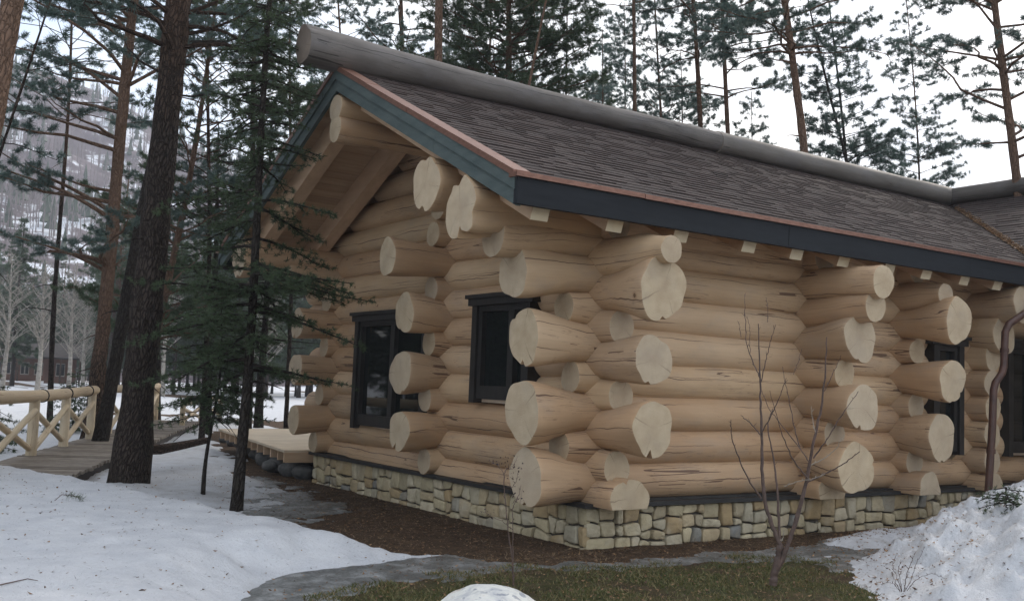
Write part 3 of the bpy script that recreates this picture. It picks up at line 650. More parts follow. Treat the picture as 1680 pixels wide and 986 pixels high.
for i in range(nc):
    v = i*e; ln = min(e*1.15, (YR-EA)*sl-v+.02); yv = EA+v*cy_; xe = 7.3+(yv-EA)
    x = RX0; ct = rg.rand()*.12
    x = RX0-rg.rand()*.3
    while x < xe:                        # base layer then thick tabs, laminated shingle fashion
        w_ = .10+.26*rg.rand(); u0, u1 = max(x, RX0), min(x+w_, xe)
        thick = rg.rand() < .55
        if u1 > u0+.005: shingle(u0, u1, v-(.012 if thick else 0), ln, -.02, (.017 if thick else .008), np.clip((.55 if thick else .38)+.22*rg.randn(), 0, 1))
        x += w_
    y = -5.2
    xw = 7.3+v*cy_; ye = EA+(xw-7.3)
    while y < ye:
        w_ = .10+.26*rg.rand(); u0, u1 = y, min(y+w_, ye); thick = rg.rand() < .55
        shingle(u0, u1, v-(.012 if thick else 0), ln, -.02, (.017 if thick else .008), np.clip((.55 if thick else .38)+.22*rg.randn(), 0, 1), True)
        y += w_
B.build('shingles', M['shingle'], roof, smooth=False)
# plank soffit
B = MB(); yb = EA+.05
while yb < YR-.02:
    y1 = min(yb+.145, YR); t = rg.rand()
    for mir in (0, 1):
        ya, yc = (yb, y1-.006) if not mir else (6.36-yb, 6.36-y1+.006)
        za, zc = ztop(yb)-.105, ztop(y1-.006)-.105
        if mir: P = [(RX0+.05, yc, zc-.02), (10.5, yc, zc-.02), (10.5, ya, za-.02), (RX0+.05, ya, za-.02), (RX0+.05, yc, zc), (10.5, yc, zc), (10.5, ya, za), (RX0+.05, ya, za)]
        else: P = [(RX0+.05, ya, za-.02), (10.5, ya, za-.02), (10.5, yc, zc-.02), (RX0+.05, yc, zc-.02), (RX0+.05, ya, za), (10.5, ya, za), (10.5, yc, zc), (RX0+.05, yc, zc)]
        B.hexa(P, attr=t)
    yb = y1
B.build('soffit', M['plank'], roof, smooth=False)
# rafters
for X_ in [-1.36, -.45, .44, 1.46, 2.24, 3.07, 3.95, 4.71, 5.55, 6.33, 6.95, 7.7]:
    for mir in (0, 1):
        if mir and X_ > 1: continue
        d0, d1 = .128, .42; y0 = -.87; sh_ = (d1-d0)*SL*.75
        a0, a1 = (X_-.10, X_+.10)
        P = [(a0, y0+sh_, ztop(y0+sh_)-d1-.03), (a1, y0+sh_, ztop(y0+sh_)-d1-.03), (a1, YR, ztop(YR)-d1-.03), (a0, YR, ztop(YR)-d1-.03), (a0, y0, ztop(y0)-d0), (a1, y0, ztop(y0)-d0), (a1, YR, ztop(YR)-d0), (a0, YR, ztop(YR)-d0)]
        B = MB()
        if mir: P = [(x, 6.36-y, z) for (x, y, z) in P]
        fs = [(0,3,2,1),(4,5,6,7),(1,2,6,5),(2,3,7,6),(3,0,4,7)]; f1 = [(0,1,5,4)]
        if mir: fs = [q[::-1] for q in fs]; f1 = [q[::-1] for q in f1]
        B.addm(P, fs+f1, mat=[0]*5+[1]); B.build('rafter', [M['rafter'], M['cut']], roof, smooth=False)
# rake boards on the gable, two layers, copper drip edge
for mir in (0, 1):
    for nm, x0, x1, o0, o1, ex in (('rake_board', RX0-.03, RX0+.02, -.30, -.125, 0), ('rake_board', RX0-.055, RX0+.021, -.15, .0, 0), ('drip_edge', RX0-.068, RX0+.12, -.035, .028, 0)):
        y0 = EA-.02 if not mir else EA-.02
        P = [(x0, y0, ztop(y0)+o0), (x1, y0, ztop(y0)+o0), (x1, YR, ztop(YR)+o0), (x0, YR, ztop(YR)+o0), (x0, y0, ztop(y0)+o1), (x1, y0, ztop(y0)+o1), (x1, YR, ztop(YR)+o1), (x0, YR, ztop(YR)+o1)]
        B = MB(); fs = [(0,3,2,1),(4,5,6,7),(0,1,5,4),(1,2,6,5),(2,3,7,6),(3,0,4,7)]; P = np.array(P)
        cuts = {'drip_edge': [0, .27, .52, .78, 1], 'rake_board': [0, .56, 1] if o1 == 0 else [0, .38, 1]}[nm]
        for c0_, c1_ in zip(cuts[:-1], cuts[1:]):
            a_, b_ = P[[0, 1, 4, 5]], P[[3, 2, 7, 6]]; s0 = a_+(b_-a_)*(c0_+.0006*(c0_ > 0)); s1 = a_+(b_-a_)*(c1_-.0006*(c1_ < 1)); jx = np.array([.004*rg.randn(), 0, .003*rg.randn()]) if nm == 'drip_edge' else 0
            PP_ = np.array([s0[0], s0[1], s1[1], s1[0], s0[2], s0[3], s1[3], s1[2]])+jx
            if mir: PP_ = PP_*[1, -1, 1]+[0, 6.36, 0]
            B.addm(PP_, [q[::-1] for q in fs] if mir else fs)
        B.build(nm, M['rake'] if nm == 'rake_board' else M['copper'], roof, smooth=False)
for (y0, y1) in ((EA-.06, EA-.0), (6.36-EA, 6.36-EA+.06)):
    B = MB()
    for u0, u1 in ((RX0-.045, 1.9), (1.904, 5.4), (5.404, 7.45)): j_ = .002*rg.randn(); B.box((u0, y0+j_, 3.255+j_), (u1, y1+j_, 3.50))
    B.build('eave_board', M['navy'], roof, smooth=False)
    B = MB(); us_ = np.linspace(RX0-.075, 7.45, 7)
    for u0, u1 in zip(us_[:-1], us_[1:]): j_ = .0025*rg.randn(); B.box((u0+.002, y0-.025+j_, 3.502+j_), (u1-.002, y1+.05, 3.548+j_))
    B.build('drip_edge', M['copper'], roof, smooth=False)
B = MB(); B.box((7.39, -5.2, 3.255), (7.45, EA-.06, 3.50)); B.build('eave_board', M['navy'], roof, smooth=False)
# ridge logs lying on the roof
log('ridge_log', 'x', YR, 5.675, -2.20, 4.95, r0=.168, ta=(.245, .02), mats=[M['ridge'], M['ridge_end']], parent=roof, flare=3.6, crackp=0)
log('ridge_log', 'x', YR, 5.665, 4.93, 11.55, r0=.182, mats=[M['ridge'], M['ridge_end']], parent=roof)
log('ridge_log', 'y', XR, 5.66, -5.6, 3.3, r0=.165, mats=[M['ridge'], M['ridge_end']], parent=roof)
# downspout
B = MB(); yp = -.98
P = [on(1735, 478, 1, yp-.05), on(1690, 508, 1, yp), on(1655, 532, 1, yp), on(1649, 545, 1, yp), on(1647, 600, 1, yp), on(1644, 612, 1, yp), on(1633, 628, 1, yp), on(1630, 640, 1, yp), on(1628, 700, 1, yp), on(1622, 800, 1, yp)]
P[-1] = P[-2]+(P[-1]-P[-2])*1.25; B.tube(P, .048, 12); pipe = B.build('downspout', M['pipe'], house)
for (px, py) in ((1648, 575), (1626, 740)):
    c_ = on(px, py, 1, yp); B = MB(); B.tube([c_-np.array([0, 0, .03]), c_+np.array([0, 0, .03])], .058, 12); B.build('pipe_clamp', M['pipe'], pipe)
# ------------------------------------------------------------------ vegetation helpers
def blades(cen, dr, n_per, length, width, rg, spread=1.0, tone=None):
    """needle tufts: n_per thin triangles bursting from each centre"""
    K = len(cen); c = np.repeat(cen, n_per, 0); d = np.repeat(dr, n_per, 0)
    v = rg.randn(K*n_per, 3); v /= np.linalg.norm(v, axis=1)[:, None]
    v = d*.55+v*spread; v /= np.linalg.norm(v, axis=1)[:, None]
    sd_ = np.cross(v, rg.randn(K*n_per, 3)); sd_ /= np.linalg.norm(sd_, axis=1)[:, None]+1e-9
    L = length*(.7+.5*rg.rand(K*n_per))[:, None]; W = width*(.7+.6*rg.rand(K*n_per))[:, None]
    p0 = c+v*L*.08-sd_*W*.5; p1 = c+v*L*.08+sd_*W*.5; p2 = c+v*L
    V = np.stack([p0, p1, p2], 1).reshape(-1, 3)
    t = np.repeat(rg.rand(K) if tone is None else tone, n_per)*.75+rg.rand(K*n_per)*.25
    return V, np.repeat(t, 3)
def add_blades(B, *a, **k):
    V, t = blades(*a, **k); B.addm(V, T=np.arange(len(V)).reshape(-1, 3), attr=t)
def limb_path(p, az, el, L, droop, rg, n=6, wig=.08, up=0):
    pts = [np.array(p, float)]; st = L/(n-1)
    for i in range(n-1):
        t = i/(n-1); e_ = el-droop*t+up*t*t
        az += rg.randn()*wig*1.6; d = np.array([math.cos(az)*math.cos(e_), math.sin(az)*math.cos(e_), math.sin(e_)])
        pts.append(pts[-1]+d*st+rg.randn(3)*wig*.15*st)
    return np.array(pts)
def lerp_path(P, t):
    t = np.clip(t, 0, 1)*(len(P)-1); i = np.minimum(t.astype(int) if hasattr(t, 'astype') else int(t), len(P)-2); f = t-i
    return P[i]*(1-f)+P[i+1]*f if not hasattr(t, 'shape') or t.shape == () else P[i]*(1-f)[:, None]+P[i+1]*f[:, None]
def make_tree(name, label, cat, base, top, dia, crown, kind='pine', seed=1, bark='bark', leafm='pine', nl=46, Lmax=2.2, dens=1.0, group=None, tuft=(24, .11, .0115), bend=.0, dead=6, bushy=1.0, parent_scale=1, azbias=None, wob=.08, low=None):
    """base, top: world points; crown=(h0,h1) heights above ground where green limbs grow"""
    rg = np.random.RandomState(seed); base = np.array(base, float); top = np.array(top, float)
    H = np.linalg.norm(top-base); ax_ = (top-base)/H; n = 16
    t = np.linspace(0, 1, n); side = np.cross(ax_, [0, 0, 1.]); 
    side = side/np.linalg.norm(side) if np.linalg.norm(side) > 1e-3 else np.array([1., 0, 0]); side2 = np.cross(ax_, side)
    P = base+np.outer(t, top-base)+np.outer(np.sin(t*5+rg.rand()*6)*wob*(t*(1-t)*4), side)+np.outer(np.sin(t*4+rg.rand()*6)*wob*(t*(1-t)*4), side2)
    P[0] = base-ax_*.15
    R = dia/2*(1-t*.9)**.75*(1+.35*np.exp(-t*H/.35)); R[-1] = .012
    root = empty(name, tuple(base), label, cat, group)
    # finer rings on the trunk with bark lumps
    tt = np.linspace(0, 1, max(24, int(H/.22))); PP = lerp_path(P, tt); RR = np.interp(tt, t, R)*(1+.03*rg.randn(len(tt)))
    B = MB(); B.tube(PP, RR, 14 if dia > .15 else 8, caps=False); 
    nb = len(B.V[0]); cen_ = np.repeat(PP, 14 if dia > .15 else 8, 0); B.V[0] = cen_+(B.V[0]-cen_)*(1+.05*rg.randn(nb))[:, None]
    Bb = B; Bf = MB(); C = []; D = []; tones = []
    h0, h1 = crown
    def trunk_at(h): return lerp_path(P, np.array([h/H]))[0], np.interp(h/H, t, R)
    for i in range(dead):                                   # bare stubs and dead limbs below the crown
        h = rg.uniform(max(1.2, h0*.35), h0); p, r = trunk_at(h)
        pts = limb_path(p, rg.rand()*6.28, rg.uniform(-.5, .3), rg.uniform(.25, .9)*min(1.0, Lmax), .5, rg, 5, .25)
        Bb.tube(pts, np.linspace(min(.02, r*.3), .004, 5), 4, caps=False)
    hs_ = h0+(h1-h0)*np.sort(rg.rand(nl)**(.72 if kind == 'fir' and dia > .1 else 1))
    az = rg.rand()*6.28; Lm0 = Lmax
    if low: hs_ = np.r_[rg.uniform(low[0], low[1], low[2]), hs_]
    for h in hs_:
        u = max(0, (h-h0)/(h1-h0)); Lmax = low[3] if h < h0 else Lm0; p, r = trunk_at(h); az += 2.4+rg.randn()*.5
        a_ = az if azbias is None or rg.rand() > .55 else azbias+rg.randn()*.6
        if kind == 'pine':
            L = Lmax*(.45+.75*math.sin(math.pi*min(1, .25+.75*u)))*(rg.uniform(.55, 1.1)); el = rg.uniform(.0, .55)+.35*u; dr = rg.uniform(.3, .9); up = .7
        elif kind == 'young':
            L = Lmax*(1-u)**.8*rg.uniform(.7, 1.1)+.15; el = rg.uniform(.15, .45); dr = .5; up = .9
        elif kind == 'fir':
            L = Lmax*(1-u)**.7*rg.uniform(.6, 1.15)+.12; el = rg.uniform(-.25, .15); dr = rg.uniform(.35, .75); up = .5
        else:
            L = Lmax*(.75+.3*math.sin(math.pi*u))*(1-max(0, u-.75)*3)*rg.uniform(.7, 1.1); el = rg.uniform(-.05, .4); dr = .5; up = .9
        pts = limb_path(p, a_, el, L, dr, rg, 7, .22 if kind == 'pine' else .1, up)
        rb = max(.006, min(r*.42, .012+.014*L)); Bb.tube(pts, np.linspace(rb, .004, 7), 5, caps=False)
        step = .15/dens if kind != 'fir' else .11/dens
        start = .38 if kind in ('pine',) else .18 if kind in ('young', 'cedar') else .10
        ns = max(2, int(L*(1-start)/step))
        for q in range(ns):
            f = start+(1-start)*(q+rg.rand()*.8)/ns; o_ = lerp_path(pts, np.array([f]))[0]
            dl = lerp_path(pts, np.array([min(1, f+.1)]))[0]-lerp_path(pts, np.array([max(0, f-.1)]))[0]; az2 = math.atan2(dl[1], dl[0])
            l2 = (.28+.42*rg.rand())*(1.15-f*.6)*min(1.3, .45+L*.4)*bushy
            if kind == 'fir': l2 *= .62
            sgn = 1 if q % 2 else -1
            tw = limb_path(o_, az2+sgn*rg.uniform(.5, 1.15), rg.uniform(-.1, .5) if kind != 'fir' else rg.uniform(-.35, .05), l2, .2, rg, 4, .15, .5 if kind != 'fir' else 0)
            Bb.tube(tw, np.linspace(.0055, .002, 4), 3, caps=False)
            nt_ = max(2, int(l2/(.055 if kind != 'fir' else .045)))
            lo_ = .35 if kind != 'fir' else .0
            fs = lo_+(1-lo_)*(np.arange(nt_)+rg.rand(nt_))/nt_
            cc = lerp_path(tw, fs); C.append(cc+rg.randn(nt_, 3)*.018); dd = np.repeat((tw[-1]-tw[0])[None]/max(l2, 1e-3), nt_, 0); D.append(dd)
            tones.append(np.clip(np.full(nt_, .25+.5*rg.rand())+.1*rg.randn(nt_), 0, 1))
        C.append(pts[-1:]); D.append((pts[-1:]-pts[-2:-1])/max(1e-3, np.linalg.norm(pts[-1]-pts[-2]))); tones.append(np.array([.6]))
    if C:
        C = np.vstack(C); D = np.vstack(D); tones = np.concatenate(tones)
        add_blades(Bf, C, D, tuft[0], tuft[1], tuft[2], rg, tone=tones)
        Bf.build('foliage', M[leafm], root, smooth=False)
    Bb.build('trunk', M[bark], root)
    return root
def px_tree(name, label, cat, d, xb, yb, xt, yt, wpx, H=None, crown=(5, 14), **k):
    """trunk through two photo points at distance d; grown down to the ground and up to height H"""
    a = at(xb, yb, d); b = at(xt, yt, d); u = (b-a)/(b[2]-a[2])      # per metre of height
    g = a-u*(a[2]+.02); 
    if H is None: H = b[2]
    return make_tree(name, label, cat, g, g+u*H, wpx/F*d, crown, **k)
# ------------------------------------------------------------------ trees near the camera, left
G_ = 'tall pines around the log house'
px_tree('pine_tree', 'feathery pine crown in the sky right of the leftmost trunk above the hill', 'pine tree', 27, 96, 400, 110, 100, 9, H=14, crown=(7.8, 14), seed=91, nl=46, Lmax=3.0, dens=1.0)
px_tree('pine_tree', 'pine crown seen between the thickest trunk and the slender fir against the sky', 'pine tree', 24, 338, 400, 345, 100, 9, H=13, crown=(4.4, 13), seed=93, nl=60, Lmax=2.2, dens=.8)
px_tree('pine_tree', 'thickest dark brown pine trunk standing in the snow right beside the boardwalk', 'pine tree', 14.4, 212, 785, 290, 0, 54, H=17, crown=(6.0, 16), seed=3, nl=70, Lmax=2.6, dead=3, dens=1.1, wob=.03)
px_tree('pine_tree', 'slim pine with orange upper bark just left of the thickest trunk', 'pine tree', 21, 157, 636, 225, 0, 24, H=17, crown=(3.6, 16), seed=8, nl=78, Lmax=2.9, bark='bark_red', azbias=rad(170), wob=.1)
px_tree('pine_tree', 'dark leaning pine trunk half hidden behind the thickest trunk by the railing', 'pine tree', 20, 182, 640, 262, 250, 22, H=15, crown=(7, 14.5), seed=9, nl=34, Lmax=2.3, bark='bark_dark')
px_tree('pine_tree', 'light orange brown pine trunk cut off by the upper left edge of the photo', 'pine tree', 11.5, -22, 235, 22, 0, 52, H=14, crown=(7.2, 13.5), seed=12, nl=30, Lmax=2.0, bark='bark_red', dead=1, wob=.02)
px_tree('pine_tree', 'thin leaning sapling pole crossing the sky beside the leftmost trunk', 'sapling', 14, 5, 232, 76, 20, 8, H=8.2, crown=(4.6, 8.0), seed=14, nl=16, Lmax=.9, dead=4, bark='bark', wob=.02)
make_tree('fir_tree', 'slender dark fir standing in front of the gable, its branches reaching over the log wall', 'fir tree', at(388, 830, 12.2)*[1, 1, 0], at(388, 830, 12.2)*[1, 1, 0]+np.array([.10, -.02, 8.8]), .135, (4.0, 8.8), kind='fir', seed=21, bark='bark_dark', leafm='fir', nl=130, Lmax=.68, dens=1.3, low=(1.5, 3.9, 44, 1.2), tuft=(16, .06, .008), dead=4, wob=.05)
make_tree('fir_tree', 'thin crooked fir sapling between the thickest trunk and the slender fir', 'fir sapling', on(333, 815, 2, 0), on(333, 815, 2, 0)+np.array([.08, 0, 2.75]), .055, (1.0, 2.75), kind='fir', seed=23, bark='bark_dark', leafm='fir', nl=70, Lmax=.75, dens=1.2, tuft=(16, .06, .008), dead=12, wob=.09)
px_tree('pine_tree', 'rusty orange pine stem seen through foliage right of the thickest trunk', 'pine tree', 24, 272, 470, 300, 310, 14, H=12, crown=(2.4, 11.6), seed=31, nl=64, Lmax=2.1, bark='bark_red', leafm='cedar', dens=1.2)
px_tree('fir_tree', 'dark bushy fir filling the gap between the thickest trunk and the gable', 'fir tree', 27, 345, 560, 350, 430, 14, H=8.2, crown=(1.9, 8.2), kind='fir', seed=33, nl=90, Lmax=1.9, bark='bark_dark', leafm='cedar', dens=.6, tuft=(10, .085, .014), wob=.05)
px_tree('fir_tree', 'dark fir behind the walkway just right of the thickest trunk', 'fir tree', 30, 262, 560, 268, 430, 14, H=7.5, crown=(2.0, 7.5), kind='fir', seed=34, nl=100, Lmax=1.8, bark='bark_dark', leafm='cedar', dens=.6, tuft=(10, .085, .014))
px_tree('fir_tree', 'dark fir standing behind the far corner of the house beside the terrace', 'fir tree', 31, 430, 560, 436, 430, 14, H=9.5, crown=(1.6, 9.5), kind='fir', seed=35, nl=110, Lmax=2.0, bark='bark_dark', leafm='cedar', dens=.6, tuft=(10, .085, .014))
px_tree('pine_tree', 'pine with thin curved limbs rising behind the left eave', 'pine tree', 26, 412, 420, 418, 200, 14, H=14, crown=(4.5, 13.5), seed=36, nl=42, Lmax=2.4, dens=.9, bark='bark')
b0 = on(372, 697, 2, 0.0); make_tree('young_fir', 'small bushy young fir growing beside the end of the walkway railing', 'young fir', b0, b0+np.array([.02, 0, 1.15]), .04, (.1, 1.15), kind='fir', seed=41, bark='bark_dark', leafm='fir', nl=46, Lmax=.62, dens=1, tuft=(12, .07, .012), dead=0, wob=.01)
b0 = on(118, 712, 2, 0.0); make_tree('young_fir', 'small young fir behind the boardwalk railing on the left', 'young fir', b0, b0+np.array([.02, 0, 1.5]), .04, (.1, 1.5), kind='fir', seed=42, bark='bark_dark', leafm='cedar', nl=50, Lmax=.75, dens=1, tuft=(12, .07, .012), dead=0, wob=.01)
b0 = on(-30, 745, 2, 0.0); make_tree('young_fir', 'young fir poking in at the left edge behind the railing', 'young fir', b0, b0+np.array([.02, 0, 1.5]), .04, (.1, 1.5), kind='fir', seed=43, bark='bark_dark', leafm='fir', nl=50, Lmax=.8, dens=1, tuft=(12, .07, .012), dead=0, wob=.01)
b0 = np.array([2.45, -3.12, .0]); make_tree('young_fir', 'young fir cut off by the right edge in front of the snow pile', 'young fir', b0, b0+np.array([.02, 0, .85]), .03, (.05, .85), kind='fir', seed=44, bark='bark_dark', leafm='fir', nl=44, Lmax=.5, dens=1.2, tuft=(16, .035, .005), dead=0, wob=.01)
# ------------------------------------------------------------------ trees behind the roof (x at the ridge, x higher up)
def back(d, xb, yb, xt, yt, wpx, label, **k):
    k.setdefault('H', 17); k['nl'] = int(k['nl']*1.35); k['dens'] = k.get('dens', 1)*1.2 if k.get('kind') != 'cedar' else k['dens']; return px_tree(k.pop('name', 'pine_tree'), label, k.pop('cat', 'pine tree'), d, xb, yb, xt, yt, wpx, **k)
back(30, 663, 100, 660, 0, 14, 'branchy pine with wide curved limbs left of the reddish trunk above the ridge', crown=(8, 16.5), nl=44, Lmax=3.4, seed=51, dens=.9)
back(22, 726, 105, 727, 0, 21, 'stout reddish pine trunk nearest to the peak of the roof', crown=(11.5, 16.5), nl=26, Lmax=2.6, seed=52, bark='bark_red', dead=3)
back(25, 838, 150, 836, 20, 22, 'dense dark cedar pine whose crown makes a solid green mass above the ridge', crown=(4.5, 13.2), nl=95, Lmax=2.5, seed=53, kind='cedar', leafm='cedar', dens=1.1, tuft=(16, .12, .015), H=13.4, dead=0)
back(21, 872, 135, 900, 0, 8, 'thin pale brown leaning trunk in front of the dense dark cedar', crown=(10, 13.4), nl=12, Lmax=1.2, seed=54, bark='bark_red', H=13.5, dead=5)
back(33, 987, 165, 988, 30, 6, 'fine light pine right of the dense dark cedar', crown=(5, 13), nl=48, Lmax=2.2, seed=55, H=13.2, dens=.8, kind='young')
back(34, 1024, 175, 1024, 20, 6, 'thin dark stemmed pine just left of the straight red brown trunk', crown=(6, 14), nl=40, Lmax=1.8, seed=56, H=14.5)
back(25, 1041, 178, 1035, 0, 10, 'straight red brown pine trunk behind the middle of the ridge', crown=(11, 17), nl=26, Lmax=2.0, seed=57, bark='bark_red')
back(31, 1080, 190, 1075, 20, 8, 'dark pine with low limbs right of the straight red brown trunk', crown=(6, 15), nl=56, Lmax=2.0, seed=58, H=15.5)
back(33, 1118, 198, 1116, 60, 6, 'slight pine standing between two darker trunks above the ridge', crown=(5.5, 12.5), nl=50, Lmax=1.7, seed=59, H=12.6, kind='young')
back(25, 1146, 205, 1132, 0, 12, 'dark brown pine trunk leaning slightly left above the ridge', crown=(9.5, 16.5), nl=30, Lmax=2.1, seed=60)
back(26, 1198, 215, 1186, 0, 12, 'orange pine trunk in the middle of the right half of the ridge', crown=(8.8, 16.5), nl=40, Lmax=2.4, seed=61, bark='bark_red')
back(31, 1232, 226, 1233, 110, 5, 'small thin young pine with open tiers behind the ridge', crown=(4.5, 10.6), nl=56, Lmax=1.35, seed=62, H=10.8, kind='young', dens=.9, dead=0, name='young_pine', cat='young pine')
back(20, 1312, 246, 1283, 0, 19, 'thick orange brown pine trunk leaning left over the right part of the roof', crown=(8.2, 14), nl=40, Lmax=2.2, seed=63, bark='bark_red', H=15)
back(25, 1384, 262, 1340, 60, 9, 'forked young pine, the left stem of two leaning left', crown=(5.0, 12), nl=56, Lmax=1.9, seed=64, H=12.2, kind='young', bark='bark_dark', dens=.85)
back(26, 1386, 262, 1365, 60, 9, 'forked young pine, the right straighter stem of two', crown=(4.8, 12), nl=60, Lmax=1.7, seed=65, H=12.2, kind='young', bark='bark_dark', dens=.85)
back(26, 1505, 293, 1488, 30, 6, 'slender conical young pine alone against the white sky', crown=(3.4, 12.2), nl=90, Lmax=1.6, seed=66, H=12.3, kind='young', dens=.85, name='young_pine', cat='young pine')
back(19, 1665, 305, 1634, 0, 19, 'tall pine with crooked bare limbs at the right edge of the photo', crown=(6.0, 15), nl=50, Lmax=2.6, seed=67, bark='bark_red', H=15.5, dens=.9)
back(30, 1618, 310, 1616, 280, 6, 'low round pine top just showing above the right end of the ridge', crown=(3.6, 7.4), nl=50, Lmax=1.6, seed=68, H=7.5, kind='young', name='young_pine', cat='young pine')
back(34, 560, 60, 556, 0, 8, 'thin pine behind the tip of the ridge log', crown=(6, 16), nl=60, Lmax=3.0, seed=69, dens=.9)
back(38, 930, 140, 930, 0, 8, 'loose pine crown between the dense dark cedar and the middle of the ridge', crown=(6, 16), nl=60, Lmax=2.3, seed=70)
back(36, 800, 120, 805, 0, 9, 'pine behind the dense dark cedar', crown=(8, 17), nl=50, Lmax=2.6, seed=71)
back(36, 1420, 262, 1425, 200, 5, 'low pine crown between the forked young pine and the conical one', crown=(3.5, 9.2), nl=60, Lmax=1.7, seed=72, H=9.3, kind='young', name='young_pine', cat='young pine')
back(23, 475, 300, 480, 0, 8, 'slender pine filling the sky left of the ridge log tip', crown=(4.4, 12.4), nl=64, Lmax=1.5, seed=73, H=12.5, kind='young', leafm='cedar', dens=1.2, name='young_pine', cat='young pine')
# pines added unseen left of the picture, for the window reflections
protos = []
# ------------------------------------------------------------------ distant forest: four kinds, copied
def copy_tree(o, loc, s, rz, label=None):
    r = o.copy(); col.objects.link(r); r.location = loc; r.scale = (s, s, s); r.rotation_euler = (0, 0, rz)
    for ch in list(o.children):
        c_ = ch.copy(); col.objects.link(c_); c_.parent = r
    if label: r['label'] = label
    return r
GF = 'distant forest edge beyond the snowfield'
O0 = np.array([1.0, 62.0, 0])
k1 = make_tree('conifer', 'dark conifer in the forest edge across the snowfield', 'conifer', O0, O0+[0, 0, 13], .3, (1.5, 13), kind='fir', seed=81, bark='bark_dark', leafm='far_leaf', nl=110, Lmax=2.6, dens=.30, tuft=(10, .3, .055), group=GF)
O1 = np.array([5.0, 60.0, 0])
k2 = make_tree('pine_tree', 'tall thin pine in the forest edge across the snowfield', 'pine tree', O1, O1+[.4, 0, 16], .3, (6, 16), kind='pine', seed=82, bark='bark', leafm='far_leaf', nl=60, Lmax=2.4, dens=.5, tuft=(10, .26, .05), group='tall pines of the distant forest edge')
rg = np.random.RandomState(99)
def birch(base, H, seed, label):
    rg = np.random.RandomState(seed); root = empty('birch_tree', tuple(base), label, 'birch', 'pale birches in front of the distant forest')
    P = np.array([base+np.array([.05*math.sin(z*.8+seed), .05*math.cos(z+seed), z]) for z in np.linspace(-.1, H, 12)]); B = MB(); B.tube(P, np.linspace(.15, .02, 12), 7, caps=False); B.build('trunk', M['birch'], root)
    B = MB()
    for i in range(46):
        h = H*(.25+.73*rg.rand()); p = lerp_path(P, np.array([h/H]))[0]; L = (H-h)*.32+.6
        pt = limb_path(p, rg.rand()*6.28, .9, L, .3, rg, 6, .2); B.tube(pt, np.linspace(.03, .008, 6), 3, caps=False)
        for q in range(7):
            o_ = lerp_path(pt, np.array([.25+.7*rg.rand()]))[0]; B.tube(limb_path(o_, rg.rand()*6.28, .7, L*.4, .5, rg, 4, .3), [.012, .010, .008, .006], 3, caps=False)
    B.build('trunk', M['birch'], root); return root  # bare limbs and twigs, built as a second trunk mesh
bpx = [(6, 56), (62, 54), (112, 60), (135, 66), (268, 62), (432, 64)]
blab = ['bare birch at the left edge of the photo before the distant forest', 'bare pale birch standing before the wide far cabin', 'bare birch just left of the small far cabin', 'bare birch just right of the small far cabin', 'bare birch seen across the snowfield right of the thickest trunk', 'bare birch seen across the snowfield left of the house corner']
for i, (px, d) in enumerate(bpx):
    b0 = at(px, 620, d); b0[2] = 0; birch(b0, 6.2+rg.rand()*2, 200+i, blab[i])
def place(proto, px, d, s):
    b0 = at(px, 620, d); copy_tree(proto, (b0[0], b0[1], 0), s, rg.rand()*6.28)
first = [k1, k2]
k1.location = tuple(at(20, 620, 78)*[1, 1, 0]); k2.location = tuple(at(178, 620, 70)*[1, 1, 0])
for px in np.arange(-60, 640, 13.5):
    d = rg.uniform(72, 100) if px > 150 else rg.uniform(102, 125); place(k1, px+rg.randn()*5, d, rg.uniform(.55, .95))
for px in np.arange(-50, 640, 24):
    place(k2, px+rg.randn()*8, rg.uniform(64, 95)+(38 if px < 150 else 0), rg.uniform(.6, 1.0))
# unseen conifers added left of the frame to darken the window reflections
for i in range(95):
    a_ = rad(rg.uniform(89, 150)) if i < 40 else rad(rg.uniform(92, 114)); d = rg.uniform(14, 40) if i < 40 else rg.uniform(22, 52)
    copy_tree(k1 if i % 3 else k2, (-6.9+d*math.cos(a_)-1, -4+d*math.sin(a_), 0), rg.uniform(.6, .95), rg.rand()*6, 'unseen conifer added left of the view to darken the gable window reflections').__setitem__('group', 'added conifers left of the view')
# ------------------------------------------------------------------ hill with bare forest and snow gullies
def hill_h(u, v):                         # u photo x of the crest, v 0 foot .. 1 crest
    crest = np.interp(u, [-600, -200, 0, 75, 170, 330, 470, 640, 900, 1200], [95, 112, 112, 109, 104, 92, 76, 60, 30, 6])
    return crest*(v**1.25)
us = np.linspace(-600, 1200, 150); vs = np.r_[np.linspace(0, 1, 70), [1.15, 1.4]]
V = []
for u in us:
    d_ = at(u, 600, 1.0)-CAM; d_ = d_/np.hypot(d_[0], d_[1])
    for v in vs:
        dist = 150+v*270; h = hill_h(u, min(v, 1))*(1 if v <= 1 else 1-(v-1)*1.2)
        p = CAM+d_*dist; n_ = (fbm(p[0], p[1], .02, 4, 90)-.5)*26*min(1, v*2)*(.4 if v > .9 else 1)+(fbm(p[0], p[1], .08, 3, 91)-.5)*4
        V.append((p[0], p[1], h+n_-.6 if v > 0 else -1))
idx = np.arange(len(us)*len(vs)).reshape(len(us), len(vs)); Q = np.stack([idx[:-1, :-1], idx[1:, :-1], idx[1:, 1:], idx[:-1, 1:]], -1).reshape(-1, 4)
V = np.array(V); HV = V.reshape(len(us), len(vs), 3)
m, n, b = mat('hillside', .95, .1); P5 = coords(n).outputs['Object']; f1 = noise(n, P5, .035, 7, .62, .4); f2 = noise(n, mapping(n, P5, (1, 1, .3)), .18, 5, .7)
snowm = ramp(n, math_(n, 'ADD', math_(n, 'MULTIPLY', f1, .7), math_(n, 'MULTIPLY', f2, .4)), [(.575, 0.0), (.62, 1.0)])
